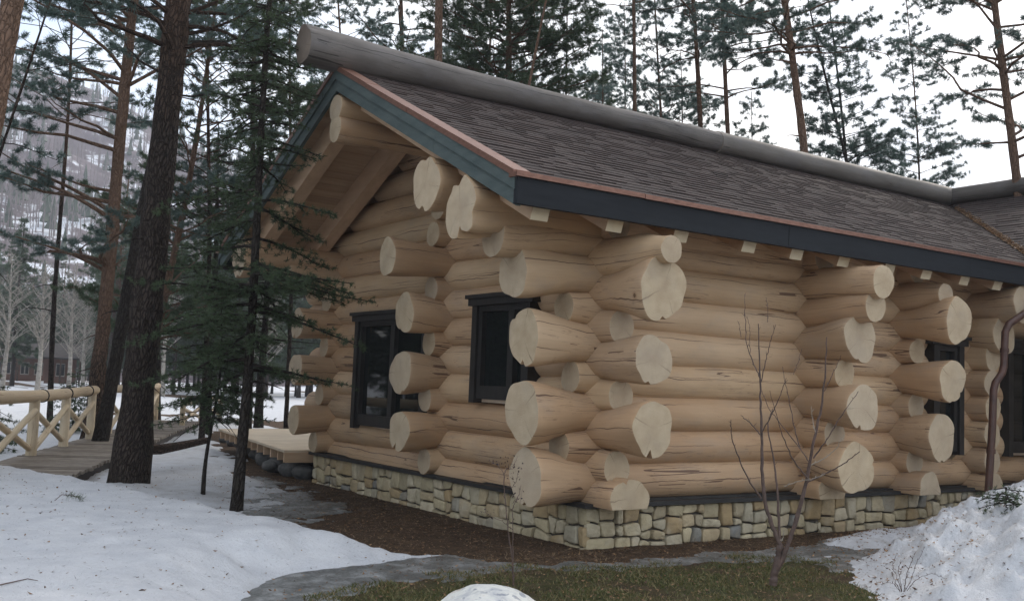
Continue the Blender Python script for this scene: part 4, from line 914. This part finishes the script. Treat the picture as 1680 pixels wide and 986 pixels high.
c = mix(n, ramp(n, f2, [(.3, 0.0), (.7, 1.0)]), (.11, .088, .092), (.19, .155, .16)); c = mix(n, snowm, c, (.70, .72, .76)); n.links.new(c, b.inputs['Base Color']); M['hill'] = m
B = MB(); B.addm(V, Q[:, ::-1]); tag(B.build('hill', M['hill']), kind='structure')
# bare trees and conifers on the slope, one mass
B = MB(); B2 = MB(); rg = np.random.RandomState(4)
for i in range(5200):
    iu = rg.uniform(8, 105); iv = rg.rand()**.8*68; a0, b0_ = int(iu), int(iv); p = HV[a0, b0_]*(1-(iu-a0))+HV[min(a0+1, 149), b0_]*(iu-a0); p = p*(1-(iv-b0_))+HV[a0, b0_+1]*(iv-b0_)
    g1 = fbm(p[0], p[1], .025, 4, 95)
    if g1 < .40 and rg.rand() < .8: continue
    H = rg.uniform(5, 10); low = iv < 16
    if rg.rand() < (.75 if low else .10):
        r = H*.17; k = 6; th = np.linspace(0, 6.28, k, endpoint=False)+rg.rand()*3
        for (z0_, z1_, rr) in ((.15, .55, 1.), (.4, .8, .7), (.65, 1.05, .42)):
            jr = rr*r*(.7+.6*rg.rand(k)); ring = np.stack([p[0]+jr*np.cos(th), p[1]+jr*np.sin(th), np.full(k, p[2]+z0_*H)], 1)
            B2.addm(np.vstack([ring, [[p[0], p[1], p[2]+z1_*H]]]), T=[(q, (q+1) % k, k) for q in range(k)], attr=.2+.4*rg.rand())
    else:
        V_ = []; T_ = []
        def sp(a_, b_, w_):
            s_ = len(V_)*1; d_ = np.array([w_, 0, 0]); e_ = np.array([0, w_, 0]); V_.extend([a_-d_, a_+d_, a_+e_, b_]); T_.extend([(s_, s_+1, s_+3), (s_+1, s_+2, s_+3), (s_+2, s_, s_+3)])
        sp(p-[0, 0, .5], p+np.array([rg.randn()*.2, rg.randn()*.2, H]), .16)
        for q in range(5):
            h_ = H*(.35+.5*rg.rand()); a_ = rg.rand()*6.28; o_ = p+np.array([0, 0, h_]); sp(o_, o_+np.array([math.cos(a_)*.9, math.sin(a_)*.9, 1.8]), .06)
        B.addm(np.array(V_), T=T_)
M['bare'] = simple('bare_wood', [(.3, (.16, .13, .125)), (.7, (.27, .23, .22))], .3, .9, 0)
tag(B.build('hill_forest', M['bare'], smooth=False), kind='stuff'); tag(B2.build('hill_conifers', M['far_leaf'], smooth=False), kind='stuff')
# ------------------------------------------------------------------ boardwalk with its railing
bw = empty('boardwalk', (-3.9, 9.2, .0), 'raised grey plank walkway with peeled pole railing of crossed braces, left of the house', 'boardwalk')
dv = np.array([.392, .92, 0]); pv = np.array([.92, -.392, 0]); p0 = np.array([-3.92, 9.19, .2]); zup = np.array([0, 0, 1.])
rg = np.random.RandomState(17)
B = MB(); s = -5.6
while s < 13.6:
    w_ = .145; a_ = p0+dv*s-pv*.18; b_ = p0+dv*s+pv*(1.22+.02*rg.randn()); dz_ = zup*(.004*rg.randn()); th_ = zup*.045
    B.hexa([a_-th_+dz_, b_-th_+dz_, b_-th_+dv*(w_-.007)+dz_, a_-th_+dv*(w_-.007)+dz_, a_+dz_, b_+dz_, b_+dv*(w_-.007)+dz_, a_+dv*(w_-.007)+dz_], attr=rg.rand()); s += w_
B.build('deck_boards', M['deckwood'], bw, smooth=False)
for off in (-.08, 1.12):
    a_ = p0-dv*5.6+pv*off; L_ = 19.2; B = MB(); q = [a_-pv*.06, a_+pv*.06, a_+pv*.06+dv*L_, a_-pv*.06+dv*L_]
    B.hexa([x-zup*.27 for x in q]+[x-zup*.047 for x in q]); B.build('side_beam', M['darkbeam'], bw, smooth=False)
def railing(posts, h, rp=.085, rr=.095, ext=.5):
    posts = [np.array(p, float) for p in posts]
    for p in posts:
        B = MB(); B.tube([p-zup*.12, p+zup*(h*.5), p+zup*h], [rp, rp*.97, rp*.95], 12, capmat=1); B.build('post', [M['rail'], M['end']], bw)
    for i in range(len(posts)-1):
        a_, b_ = posts[i], posts[i+1]; u = (b_-a_)/np.linalg.norm(b_-a_)
        for (z0_, z1_, o_) in ((.12, h*.80, .025), (h*.80, .12, -.025)):
            B = MB(); B.tube([a_+u*.05+zup*z0_+pv*o_, (a_+b_)/2+zup*(z0_+z1_)/2+pv*o_, b_-u*.05+zup*z1_+pv*o_], [.048, .052, .046], 10, capmat=1); B.build('brace', [M['rail'], M['end']], bw)
    pts = [posts[0]-(posts[1]-posts[0])*ext]+posts+[posts[-1]+(posts[-1]-posts[-2])*.12]
    B = MB(); tt = np.linspace(0, 1, 26); PP = lerp_path(np.array(pts), tt)+zup*(h+rr*.6)+np.outer(.018*np.sin(tt*14), zup)
    B.tube(PP, rr*(1.1-.25*tt)*(1+.03*np.sin(tt*40)), 16, capmat=1); return B.build('handrail', [M['rail'], M['end']], bw), PP
main_posts = [(-5.75, 4.95, .2), (-4.85, 7.0, .2), (-3.92, 9.19, .2), (-3.05, 11.29, .2), (-2.14, 13.48, .2), (-1.39, 15.2, .2), (-.5, 17.3, .2), (.55, 19.7, .2), (1.4, 21.8, .2)]
hr, PP = railing(main_posts, .90)
for k in (8, 10, 12, 13):
    B = MB(); u = PP[k+1]-PP[k]; u /= np.linalg.norm(u); B.tube([PP[k]-u*.012, PP[k]+u*.012], .112, 16); B.build('strap', M['sill'], hr)
railing([(1.35, 19.0, .2), (2.55, 21.2, .2), (3.9, 23.6, .2)], .55, .075, .07, ext=.0)
# ------------------------------------------------------------------ terrace at the far corner of the house
tr_ = empty('terrace', (0, 8, 0), 'low terrace of fresh pale boards on joists at the far corner of the house', 'terrace')
A_, B_, C_, D_ = [np.array(q, float) for q in ((-.62, 6.95, .45), (.30, 12.9, .45), (3.9, 13.4, .45), (3.3, 6.75, .45))]
B = MB(); nbd = 42
for i in range(nbd):
    f0, f1 = i/nbd, (i+.95)/nbd; p = [A_+(B_-A_)*f0, D_+(C_-D_)*f0, D_+(C_-D_)*f1, A_+(B_-A_)*f1]
    B.hexa([q-zup*.04 for q in p]+[q for q in p], attr=rg.rand())
B.build('deck_boards', M['newdeck'], tr_, smooth=False)
for f in np.linspace(.01, .99, 12):
    a_ = A_+(B_-A_)*f; d_ = (D_-A_)/np.linalg.norm(D_-A_); e_ = (B_-A_)/np.linalg.norm(B_-A_)
    B = MB(); q = [a_+d_*.04-e_*.03, a_+d_*.04+e_*.03, a_+d_*2.8+e_*.03, a_+d_*2.8-e_*.03]; B.hexa([q[0]-zup*.2, q[3]-zup*.2, q[2]-zup*.2, q[1]-zup*.2, q[0]-zup*.042, q[3]-zup*.042, q[2]-zup*.042, q[1]-zup*.042]); B.build('joist', M['rafter'], tr_, smooth=False)
B = MB(); q = [A_-np.array([0, .03, 0]), D_-np.array([0, .03, 0]), D_+np.array([0, .02, 0]), A_+np.array([0, .02, 0])]; B.hexa([x-zup*.19 for x in q]+[x-zup*.041 for x in q]); B.build('rim_board', M['plank'], tr_, smooth=False)
B = MB(); B.hexa([A_+[.5, .5, -.6], D_+[0, .5, -.6], C_+[0, -.4, -.6], B_+[.5, -.4, -.6], A_+[.5, .5, -.21], D_+[0, .5, -.21], C_+[0, -.4, -.21], B_+[.5, -.4, -.21]]); B.build('base', M['darkbeam'], tr_, smooth=False)  # dark box standing in for the shade beneath the terrace boards
# rocks under and before the terrace, boulder
def rock(name, c, r, seed, m, label, cat, group=None, sub=3, lumps=.5, ang=.35):
    import bmesh
    bm = bmesh.new(); bmesh.ops.create_icosphere(bm, subdivisions=sub, radius=1); rgk = np.random.RandomState(seed)
    pl = rgk.randn(9, 3); pl /= np.linalg.norm(pl, axis=1)[:, None]; dd = .72+.2*rgk.rand(9)
    for v in bm.verts:
        p = np.array(v.co); 
        for k in range(9):
            s_ = p@pl[k]-dd[k]
            if s_ > 0: p = p-pl[k]*s_*ang*2.2
        p = p*(1+lumps*.18*(fbm(p[0]*1.3+seed, p[1]*1.3+p[2], 1.5, 3, seed)-.5)*2+.03*(vnoise(p[0]+p[2]*.7, p[1]-p[2]*.6, 7, seed)-.5))
        v.co = Vector(p*np.array(r))
    me = bpy.data.meshes.new(name); bm.to_mesh(me); bm.free(); me.materials.append(m)
    for p in me.polygons: p.use_smooth = True
    o = bpy.data.objects.new(name, me); col.objects.link(o); o.location = c; o.rotation_euler = (0, 0, rgk.rand()*6); return tag(o, label, cat, group)
rk = [(421, 741, .17), (436, 752, .20), (449, 744, .16), (455, 762, .21), (470, 756, .19), (478, 769, .20), (466, 744, .17), (489, 760, .18), (497, 773, .17), (503, 757, .20), (513, 767, .15), (442, 766, .13), (380, 722, .14), (368, 716, .13), (392, 728, .13), (486, 746, .17)]
rk.sort(); ordn = 'leftmost second third fourth fifth sixth seventh eighth ninth tenth eleventh twelfth thirteenth fourteenth fifteenth rightmost'.split(); ordn = [o.replace('leftmost', 'first').replace('rightmost', 'sixteenth') for o in ordn]
for i, (px, py, r_) in enumerate(rk):
    c_ = on(px, py+6, 2, .04); rock('rock', (c_[0], c_[1], .06+.03*(i % 3)), (r_*1.15, r_, r_*.8), 300+i, M['rock'], ordn[i]+' stone from the left in the dark heap under the terrace edge', 'rock', 'dark stones heaped under the terrace', sub=2)
c_ = at(803, 986, 7.35); rock('boulder', (c_[0], c_[1], -.085), (.47, .40, .255), 77, M['boulder'], 'pale rounded boulder with blue grey blotches at the bottom of the lawn', 'boulder', sub=5, ang=.2).rotation_euler = (0, 0, .4)
# fallen pole lying behind the thickest trunk
B = MB(); B.tube([at(232, 737, 15.6), at(262, 737, 15.9), at(295, 731, 16.6), at(340, 722, 17.6)], [.085, .08, .07, .055], 10, capmat=1)
tag(B.build('fallen_log', [M['bark_red'], M['end']]), 'crooked barked pole lying on the snow between the thickest trunk and the fir sapling', 'fallen log')
# ------------------------------------------------------------------ bare shrubs
def crop_pts(pts, ox, oy, s): return [(ox+x*s, oy+y*s) for x, y in pts]
def shrub(name, label, cat, base, d, stems, leaves=None, seed=1):
    """stems: (list of photo points, thickness start m, thickness end m, material, depth offset at the end)"""
    rgk = np.random.RandomState(seed); root = empty(name, tuple(base), label, cat)
    for (pts, r0_, r1_, mt, dz_) in stems:
        n_ = len(pts); P = np.array([at(x, y, d+dz_[0]+(dz_[1]-dz_[0])*i/(n_-1)) for i, (x, y) in enumerate(pts)])
        tt = np.linspace(0, 1, max(8, n_*5)); 
        # smooth the polyline
        PP = lerp_path(P, tt); 
        for _ in range(2): PP[1:-1] = (PP[:-2]+2*PP[1:-1]+PP[2:])/4
        PP[1:-1] += rgk.randn(len(PP)-2, 3)*.0025
        R_ = np.linspace(r0_, r1_, len(PP))*.82*(1+.07*rgk.randn(len(PP)))
        B = MB(); B.tube(PP, R_, 7)
        for q in range(2, len(PP)-1, 3):                    # buds
            u = rgk.randn(3); u /= np.linalg.norm(u); a_ = PP[q]; L = .012+.035*rgk.rand()**2; B.tube([a_, a_+(u*.6+[0, 0, .7])*L], [.0035, .0012], 4, caps=False)
        B.build('stem', M[mt], root)
    if leaves:
        for (pts, mt, sz) in leaves:
            B = MB(); C = np.array([at(x, y, d+rgk.uniform(-.1, .1)) for x, y in pts]); 
            for c__ in C:
                u = rgk.randn(3); u /= np.linalg.norm(u); v = np.cross(u, rgk.randn(3)); v /= np.linalg.norm(v); L = sz*(.7+.6*rgk.rand())
                B.addm([c__, c__+u*L*.5+v*L*.28, c__+u*L+[0, 0, -.2*L], c__+u*L*.5-v*L*.28], [(0, 1, 2, 3)], attr=rgk.rand())
            B.build('leaves', M[mt], root, smooth=False)
    return root
S6 = lambda pts: crop_pts(pts, 1100, 480, .4868)
base = np.array([.06, -2.41, -.02]); dd0 = float((base-CAM)@_f)
T = 'twig'
shrub('bare_shrub', 'leafless young tree with two upright stems in front of the long log wall', 'bare young tree', base, dd0, [
 (S6([(345, 985), (350, 950), (362, 895), (370, 850)]), .042, .034, T, (0, 0)),
 (S6([(370, 850), (345, 790), (318, 715), (309, 600), (307, 480), (304, 350), (300, 240), (296, 105)]), .027, .005, T, (0, .1)),
 (S6([(352, 945), (385, 880), (425, 760), (458, 640), (480, 510), (508, 390), (522, 280), (527, 150)]), .029, .005, T, (0, -.15)),
 (S6([(368, 830), (362, 690), (348, 560), (325, 450), (345, 390)]), .015, .004, T, (0, .2)),
 (S6([(305, 692), (262, 630), (222, 540), (204, 470), (204, 428)]), .010, .003, T, (0, -.15)),
 (S6([(302, 478), (270, 440), (237, 413)]), .007, .003, T, (0, .1)),
 (S6([(303, 290), (278, 235), (255, 175), (250, 60), (250, 5)]), .007, .002, T, (0, .2)),
 (S6([(306, 300), (322, 230), (338, 160), (355, 108)]), .006, .002, T, (0, -.1)),
 (S6([(308, 470), (340, 415), (370, 345), (390, 288)]), .007, .003, T, (0, -.2)),
 (S6([(308, 330), (330, 390), (370, 440), (430, 515), (468, 570)]), .003, .006, T, (.1, -.1)),
 (S6([(462, 625), (410, 560), (368, 455), (335, 330)]), .009, .002, T, (-.1, -.3)),
 (S6([(436, 520), (410, 420), (388, 310), (378, 250)]), .006, .002, T, (-.1, 0)),
 (S6([(482, 558), (520, 505), (575, 415), (633, 332)]), .009, .003, T, (-.1, -.3)),
 (S6([(458, 640), (520, 610), (580, 580), (638, 535)]), .009, .004, T, (-.1, -.35)),
 (S6([(474, 580), (520, 558), (560, 525), (584, 480)]), .006, .002, 'twig_pale', (-.1, -.3)),
 (S6([(384, 652), (430, 635), (480, 628), (520, 612)]), .004, .003, 'twig_pale', (0, -.2)),
 (S6([(488, 470), (478, 430), (475, 382)]), .004, .002, 'twig_pale', (-.1, -.1)),
 (S6([(514, 340), (535, 300), (558, 250), (575, 210)]), .005, .002, T, (-.1, -.1)),
 (S6([(415, 275), (430, 235), (442, 190)]), .003, .002, T, (0, .1)),
 (S6([(268, 205), (268, 130), (262, 90), (240, 70)]), .003, .0015, T, (.1, .2)),
 (S6([(327, 100), (328, 50), (322, 15)]), .003, .0015, T, (0, .1)),
 (S6([(238, 150), (232, 110), (225, 95)]), .003, .0015, T, (0, .1)),
 (S6([(368, 830), (376, 838), (382, 800)]), .008, .003, 'twig_pale', (0, 0)),
], seed=5)
S2 = lambda pts: crop_pts(pts, 740, 700, .2232)
base2 = on(843, 958, 2, 0.0); rgk = np.random.RandomState(8)
lv = [(rgk.uniform(400, 525), rgk.uniform(205, 380)) for _ in range(34)]+[(rgk.uniform(272, 372), rgk.uniform(212, 300)) for _ in range(12)]+[(rgk.uniform(430, 530), rgk.uniform(440, 555)) for _ in range(14)]+[(rgk.uniform(225, 330), rgk.uniform(600, 670)) for _ in range(8)]
shrub('bare_shrub', 'thin dry stalk with small dark withered leaves in front of the corner log', 'dry shrub', base2, float((base2-CAM)@_f), [
 ([(843, 962), (841, 930), (838, 900), (833, 860), (828, 815), (826, 775)], .008, .004, T, (0, .05)),
 (S2([(455, 1170), (455, 900), (455, 740), (452, 600), (500, 500), (515, 430)]), .006, .002, T, (0, .1)),
 (S2([(388, 350), (410, 300), (450, 320), (490, 215)]), .004, .0015, T, (0, .1)),
 (S2([(410, 440), (450, 445), (480, 400), (495, 330)]), .003, .0015, T, (0, -.1)),
 (S2([(388, 340), (350, 290), (310, 260), (275, 250)]), .003, .0015, T, (0, .1)),
 (S2([(440, 750), (400, 710), (300, 655), (230, 620)]), .003, .0015, T, (0, -.1)),
 (S2([(452, 560), (480, 545), (510, 520)]), .002, .001, T, (0, 0)),
], leaves=[(S2(lv), 'dark_leaf', .022)], seed=6)
S3 = lambda pts: crop_pts(pts, 1060, 740, .369)
base3 = on(1480, 969, 2, .16); 
shrub('bare_shrub', 'low tuft of thin arching twigs poking out of the snow beside the pile', 'dry shrub', base3, float((base3-CAM)@_f), [
 (S3([(1135, 625), (1115, 560), (1095, 510), (1112, 460)]), .004, .0015, T, (0, .1)),
 (S3([(1145, 625), (1160, 540), (1185, 480), (1195, 450)]), .004, .0015, T, (0, 0)),
 (S3([(1150, 625), (1175, 580), (1200, 500), (1240, 425)]), .003, .0015, T, (0, .1)),
 (S3([(1160, 620), (1200, 570), (1270, 540), (1330, 565)]), .003, .0015, T, (0, -.1)),
 (S3([(1130, 625), (1105, 590), (1075, 580), (1045, 592)]), .003, .0015, T, (0, 0)),
 (S3([(1138, 622), (1120, 520), (1135, 480)]), .003, .0015, T, (0, .1)),
 (S3([(1130, 620), (1100, 560), (1090, 540)]), .003, .0015, T, (0, .1)),
], seed=7)
# ------------------------------------------------------------------ fallen twigs, litter, grass
def surf(x, y):
    x = np.asarray(x, float); y = np.asarray(y, float); return gz(x, y)+np.maximum(np.maximum(snow_t(x, y), ice_t(x, y)), 0)
def snow_pt(px, py):
    P_ = [at(px, py, d) for d in np.linspace(6, 22, 400)]; P_ = np.array(P_); h_ = surf(P_[:, 0], P_[:, 1]); i = np.argmax(P_[:, 2] < h_); return P_[i]
c_ = snow_pt(118, 822)
root = empty('pine_sprig', tuple(c_), 'small green pine sprig lying on the left snow bank', 'pine sprig'); B = MB(); P = np.array([c_+[-.16, .02, .01], c_+[-.10, .0, .07], c_+[0, -.02, .06], c_+[.09, -.04, .02]]); B.tube(P, [.004, .004, .003, .002], 5); B.build('stem', M['twig'], root)
B = MB(); rgk = np.random.RandomState(3); C = lerp_path(P, np.linspace(.45, 1, 8)); add_blades(B, C, np.tile([[.8, -.3, -.1]], (8, 1)), 16, .07, .004, rgk); B.build('needles', M['fir'], root, smooth=False)
for (pts, lab) in (([(0, 962), (22, 957), (45, 952), (62, 955)], 'thin bare twig lying on the snow at the lower left edge'), ([(456, 858), (468, 852), (478, 846)], 'short thin twig lying near the crest of the left snow bank')):
    B = MB(); B.tube([snow_pt(x, y)+[0, 0, .012] for x, y in pts], np.linspace(.005, .002, len(pts)), 5); tag(B.build('fallen_twig', M['twig']), lab, 'twig')
rg = np.random.RandomState(61)
def litter(name, n_, region, size, zoff=.006, m_='dead_leaf', asp=.45, curl=.3):
    x = rg.uniform(region[0], region[1], n_); y = rg.uniform(region[2], region[3], n_); 
    return x, y
def scatter(B, x, y, size, asp=.5, lift=.004, curl=.35):
    z = surf(x, y)+lift; k = len(x); a = rg.rand(k)*6.28; L = size*(.5+.9*rg.rand(k)); W = L*asp*(.6+.6*rg.rand(k))
    u = np.stack([np.cos(a), np.sin(a), .25*rg.randn(k)], 1); v = np.stack([-np.sin(a), np.cos(a), .35*rg.randn(k)], 1)
    c = np.stack([x, y, z], 1); up_ = np.array([0, 0, 1.])*(L*curl*rg.rand(k))[:, None]
    V = np.stack([c-u*L[:, None]/2+up_*.6, c-v*W[:, None]/2, c+u*L[:, None]/2+up_, c+v*W[:, None]/2], 1).reshape(-1, 3)
    B.addm(V, np.arange(4*k).reshape(-1, 4), attr=np.repeat(rg.rand(k), 4))
B = MB()
x = rg.uniform(-6, 7, 9200); y = rg.uniform(-4, 9, 9200); st = snow_t(x, y); keep = (st > 0)*(rg.rand(9200) < .30) | (st <= 0)*(rg.rand(9200) < .5)
keep &= ~((x > -.25) & (y > -.25)); scatter(B, x[keep], y[keep], .030)
x = rg.uniform(.3, 7, 2600); y = rg.uniform(-4, -.6, 2600); keep = snow_t(x, y) > 0; scatter(B, x[keep], y[keep], .035)
x = rg.uniform(-4, 2.5, 1500); y = rg.uniform(-3.5, -1, 1500); scatter(B, x, y, .03, lift=.02)
x = rg.uniform(-3, 8, 2600); y = np.where(rg.rand(2600) < .5, rg.uniform(-1.1, -.3, 2600), 0); y2 = rg.uniform(-.5, 7, 2600); x2 = rg.uniform(-2.2, -.3, 2600); s_ = y == 0; x = np.where(s_, x2, x); y = np.where(s_, y2, y); scatter(B, x, y, .035, .3)
tag(B.build('leaf_litter', M['dead_leaf'], smooth=False), kind='stuff')
B = MB()
x = rg.uniform(-6, 6, 9000); y = rg.uniform(-4, 9, 9000); keep = ~((x > -.25) & (y > -.25)); scatter(B, x[keep], y[keep], .03, .09, curl=.15)
tag(B.build('fallen_needles', M['dark_leaf'], smooth=False), kind='stuff')
B = MB(); k = 16000; s_ = rg.rand(k) < .45; x = np.where(s_, rg.uniform(-2.4, -.25, k), rg.uniform(-2, 7, k)); y = np.where(s_, rg.uniform(-1.1, 7, k), rg.uniform(-1.25, -.25, k)); cl = fbm(x, y, 3.0, 3, 71); ok_ = (cl > .42) & (snow_t(x, y) < 0) & ((ice_t(x, y) < .004) | (rg.rand(k) < .06)); x = x[ok_]; y = y[ok_]
scatter(B, x, y, .065, .07, lift=.006, curl=.25); tag(B.build('dead_grass', M['straw'], smooth=False), kind='stuff')
# grass and moss blades
x = rg.uniform(-5, 3.2, 150000); y = rg.uniform(-4.5, .3, 150000); s_ = sdpoly(x, y, lawn); nn = fbm(x, y, 2.5, 3, 66)
keep = (s_+.5*(nn-.5)+.1 > 0)*(rg.rand(150000) < np.clip((nn-.30)*3.2, .08, 1))*(snow_t(x, y) < .0); x = x[keep]; y = y[keep]; k = len(x)
z = surf(x, y); a = rg.rand(k)*6.28; h = (.010+.035*rg.rand(k)**2); wd = .003+.004*rg.rand(k); le = rg.randn(k, 2)*.8*h[:, None]
V = np.stack([np.stack([x-np.cos(a)*wd, y-np.sin(a)*wd, z-.003], 1), np.stack([x+np.cos(a)*wd, y+np.sin(a)*wd, z-.003], 1), np.stack([x+le[:, 0], y+le[:, 1], z+h], 1)], 1).reshape(-1, 3)
B = MB(); B.addm(V, T=np.arange(3*k).reshape(-1, 3), attr=np.repeat(rg.rand(k), 3)); tag(B.build('grass', M['grassblade'], smooth=False), kind='stuff')
# orange needles caught in the roof valley
k = 2600; t = rg.rand(k)**.8; yv = YR-.35-t*4.0; off = rg.randn(k)*.045+.05; x = 7.3+(yv-EA)+off; inside = x > 7.3+(yv-EA)
zt = np.where(off < 0, 3.55+SL*(yv-EA), zw(x))+.03; a = rg.rand(k)*6.28; L = .05
u = np.stack([np.cos(a), np.sin(a), .3*rg.randn(k)], 1)*L/2; v = np.stack([-np.sin(a), np.cos(a), 0*a+.3], 1)*.006; c = np.stack([x, yv, zt], 1)
B = MB(); B.addm(np.stack([c-u, c-v, c+u, c+v], 1).reshape(-1, 3), np.arange(4*k).reshape(-1, 4), attr=np.repeat(.5+.5*rg.rand(k), 4)); tag(B.build('valley_needles', M['dead_leaf'], smooth=False), kind='stuff')
# ------------------------------------------------------------------ far cabin across the snowfield
def cabin(px, d, w_, label, seed, wins):
    b0 = at(px, 620, d); b0[2] = 0; r = empty('far_cabin', tuple(b0), label, 'cabin'); d_ = b0-CAM; d_[2] = 0; d_ /= np.linalg.norm(d_); s_ = np.array([d_[1], -d_[0], 0])
    def q(B, u0, u1, v0, v1, z0_, z1_): B.hexa([b0+s_*u+d_*v+zup*z for z in (z0_, z1_) for (u, v) in ((u0, v0), (u1, v0), (u1, v1), (u0, v1))])
    B = MB(); q(B, -w_/2, w_/2, 0, 4, -.2, 2.3)
    B.build('wall', simple('red_brown_planks', [(.3, (.09, .045, .03)), (.7, (.15, .075, .05))], 1.5, .8, 0), r, smooth=False)
    B = MB(); P = [b0+s_*u+d_*v+zup*z for (u, v, z) in ((-w_/2-.5, -1.2, 2.25), (w_/2+.5, -1.2, 2.25), (w_/2+.5, 2, 3.6), (-w_/2-.5, 2, 3.6), (-w_/2-.5, -1.2, 2.4), (w_/2+.5, -1.2, 2.4), (w_/2+.5, 2, 3.75), (-w_/2-.5, 2, 3.75))]; B.hexa(P)
    P = [b0+s_*u+d_*v+zup*z for (u, v, z) in ((-w_/2-.5, 2, 3.6), (w_/2+.5, 2, 3.6), (w_/2+.5, 5, 2.3), (-w_/2-.5, 5, 2.3), (-w_/2-.5, 2, 3.75), (w_/2+.5, 2, 3.75), (w_/2+.5, 5, 2.45), (-w_/2-.5, 5, 2.45))]; B.hexa(P); B.build('roof', M['darkbeam'], r, smooth=False)
    for u in wins:
        B = MB(); q(B, u-.38, u+.38, -.06, .0, .7, 1.9); f = B.build('window', M['birch'], r, smooth=False)
        for s2 in (-.19, .19):
            B = MB(); q(B, u+s2-.13, u+s2+.13, -.09, -.05, .8, 1.8); B.build('pane', M['glass'], f, smooth=False)
    for u in (-w_/2-.3, 0, w_/2+.3):
        B = MB(); a_ = b0+s_*u-d_*1.1; B.tube([a_, a_+zup*2.3], .08, 6); B.build('porch_post', M['bark_red'], r)
cabin(98, 92, 2.6, 'small dark red brown cabin with a white framed window far across the snowfield', 1, [0.0])
cabin(28, 97, 5.4, 'wide dark cabin with a row of pale windows far away at the left edge', 2, [-1.8, -.6, .6, 1.8])
# ------------------------------------------------------------------ air
hz_ = MB(); hz_.box((-450, -95, -3), (560, 600, 140)); hb = hz_.build('haze', [], None, smooth=False)
m = bpy.data.materials.new('haze'); m.use_nodes = True; n = m.node_tree; n.nodes.clear(); o_ = n.nodes.new('ShaderNodeOutputMaterial'); pv_ = n.nodes.new('ShaderNodeVolumePrincipled')
pv_.inputs['Color'].default_value = (.84, .88, .97, 1); pv_.inputs['Density'].default_value = .0008; n.links.new(pv_.outputs[0], o_.inputs['Volume'])
hb.data.materials.append(m); tag(hb, kind='stuff')
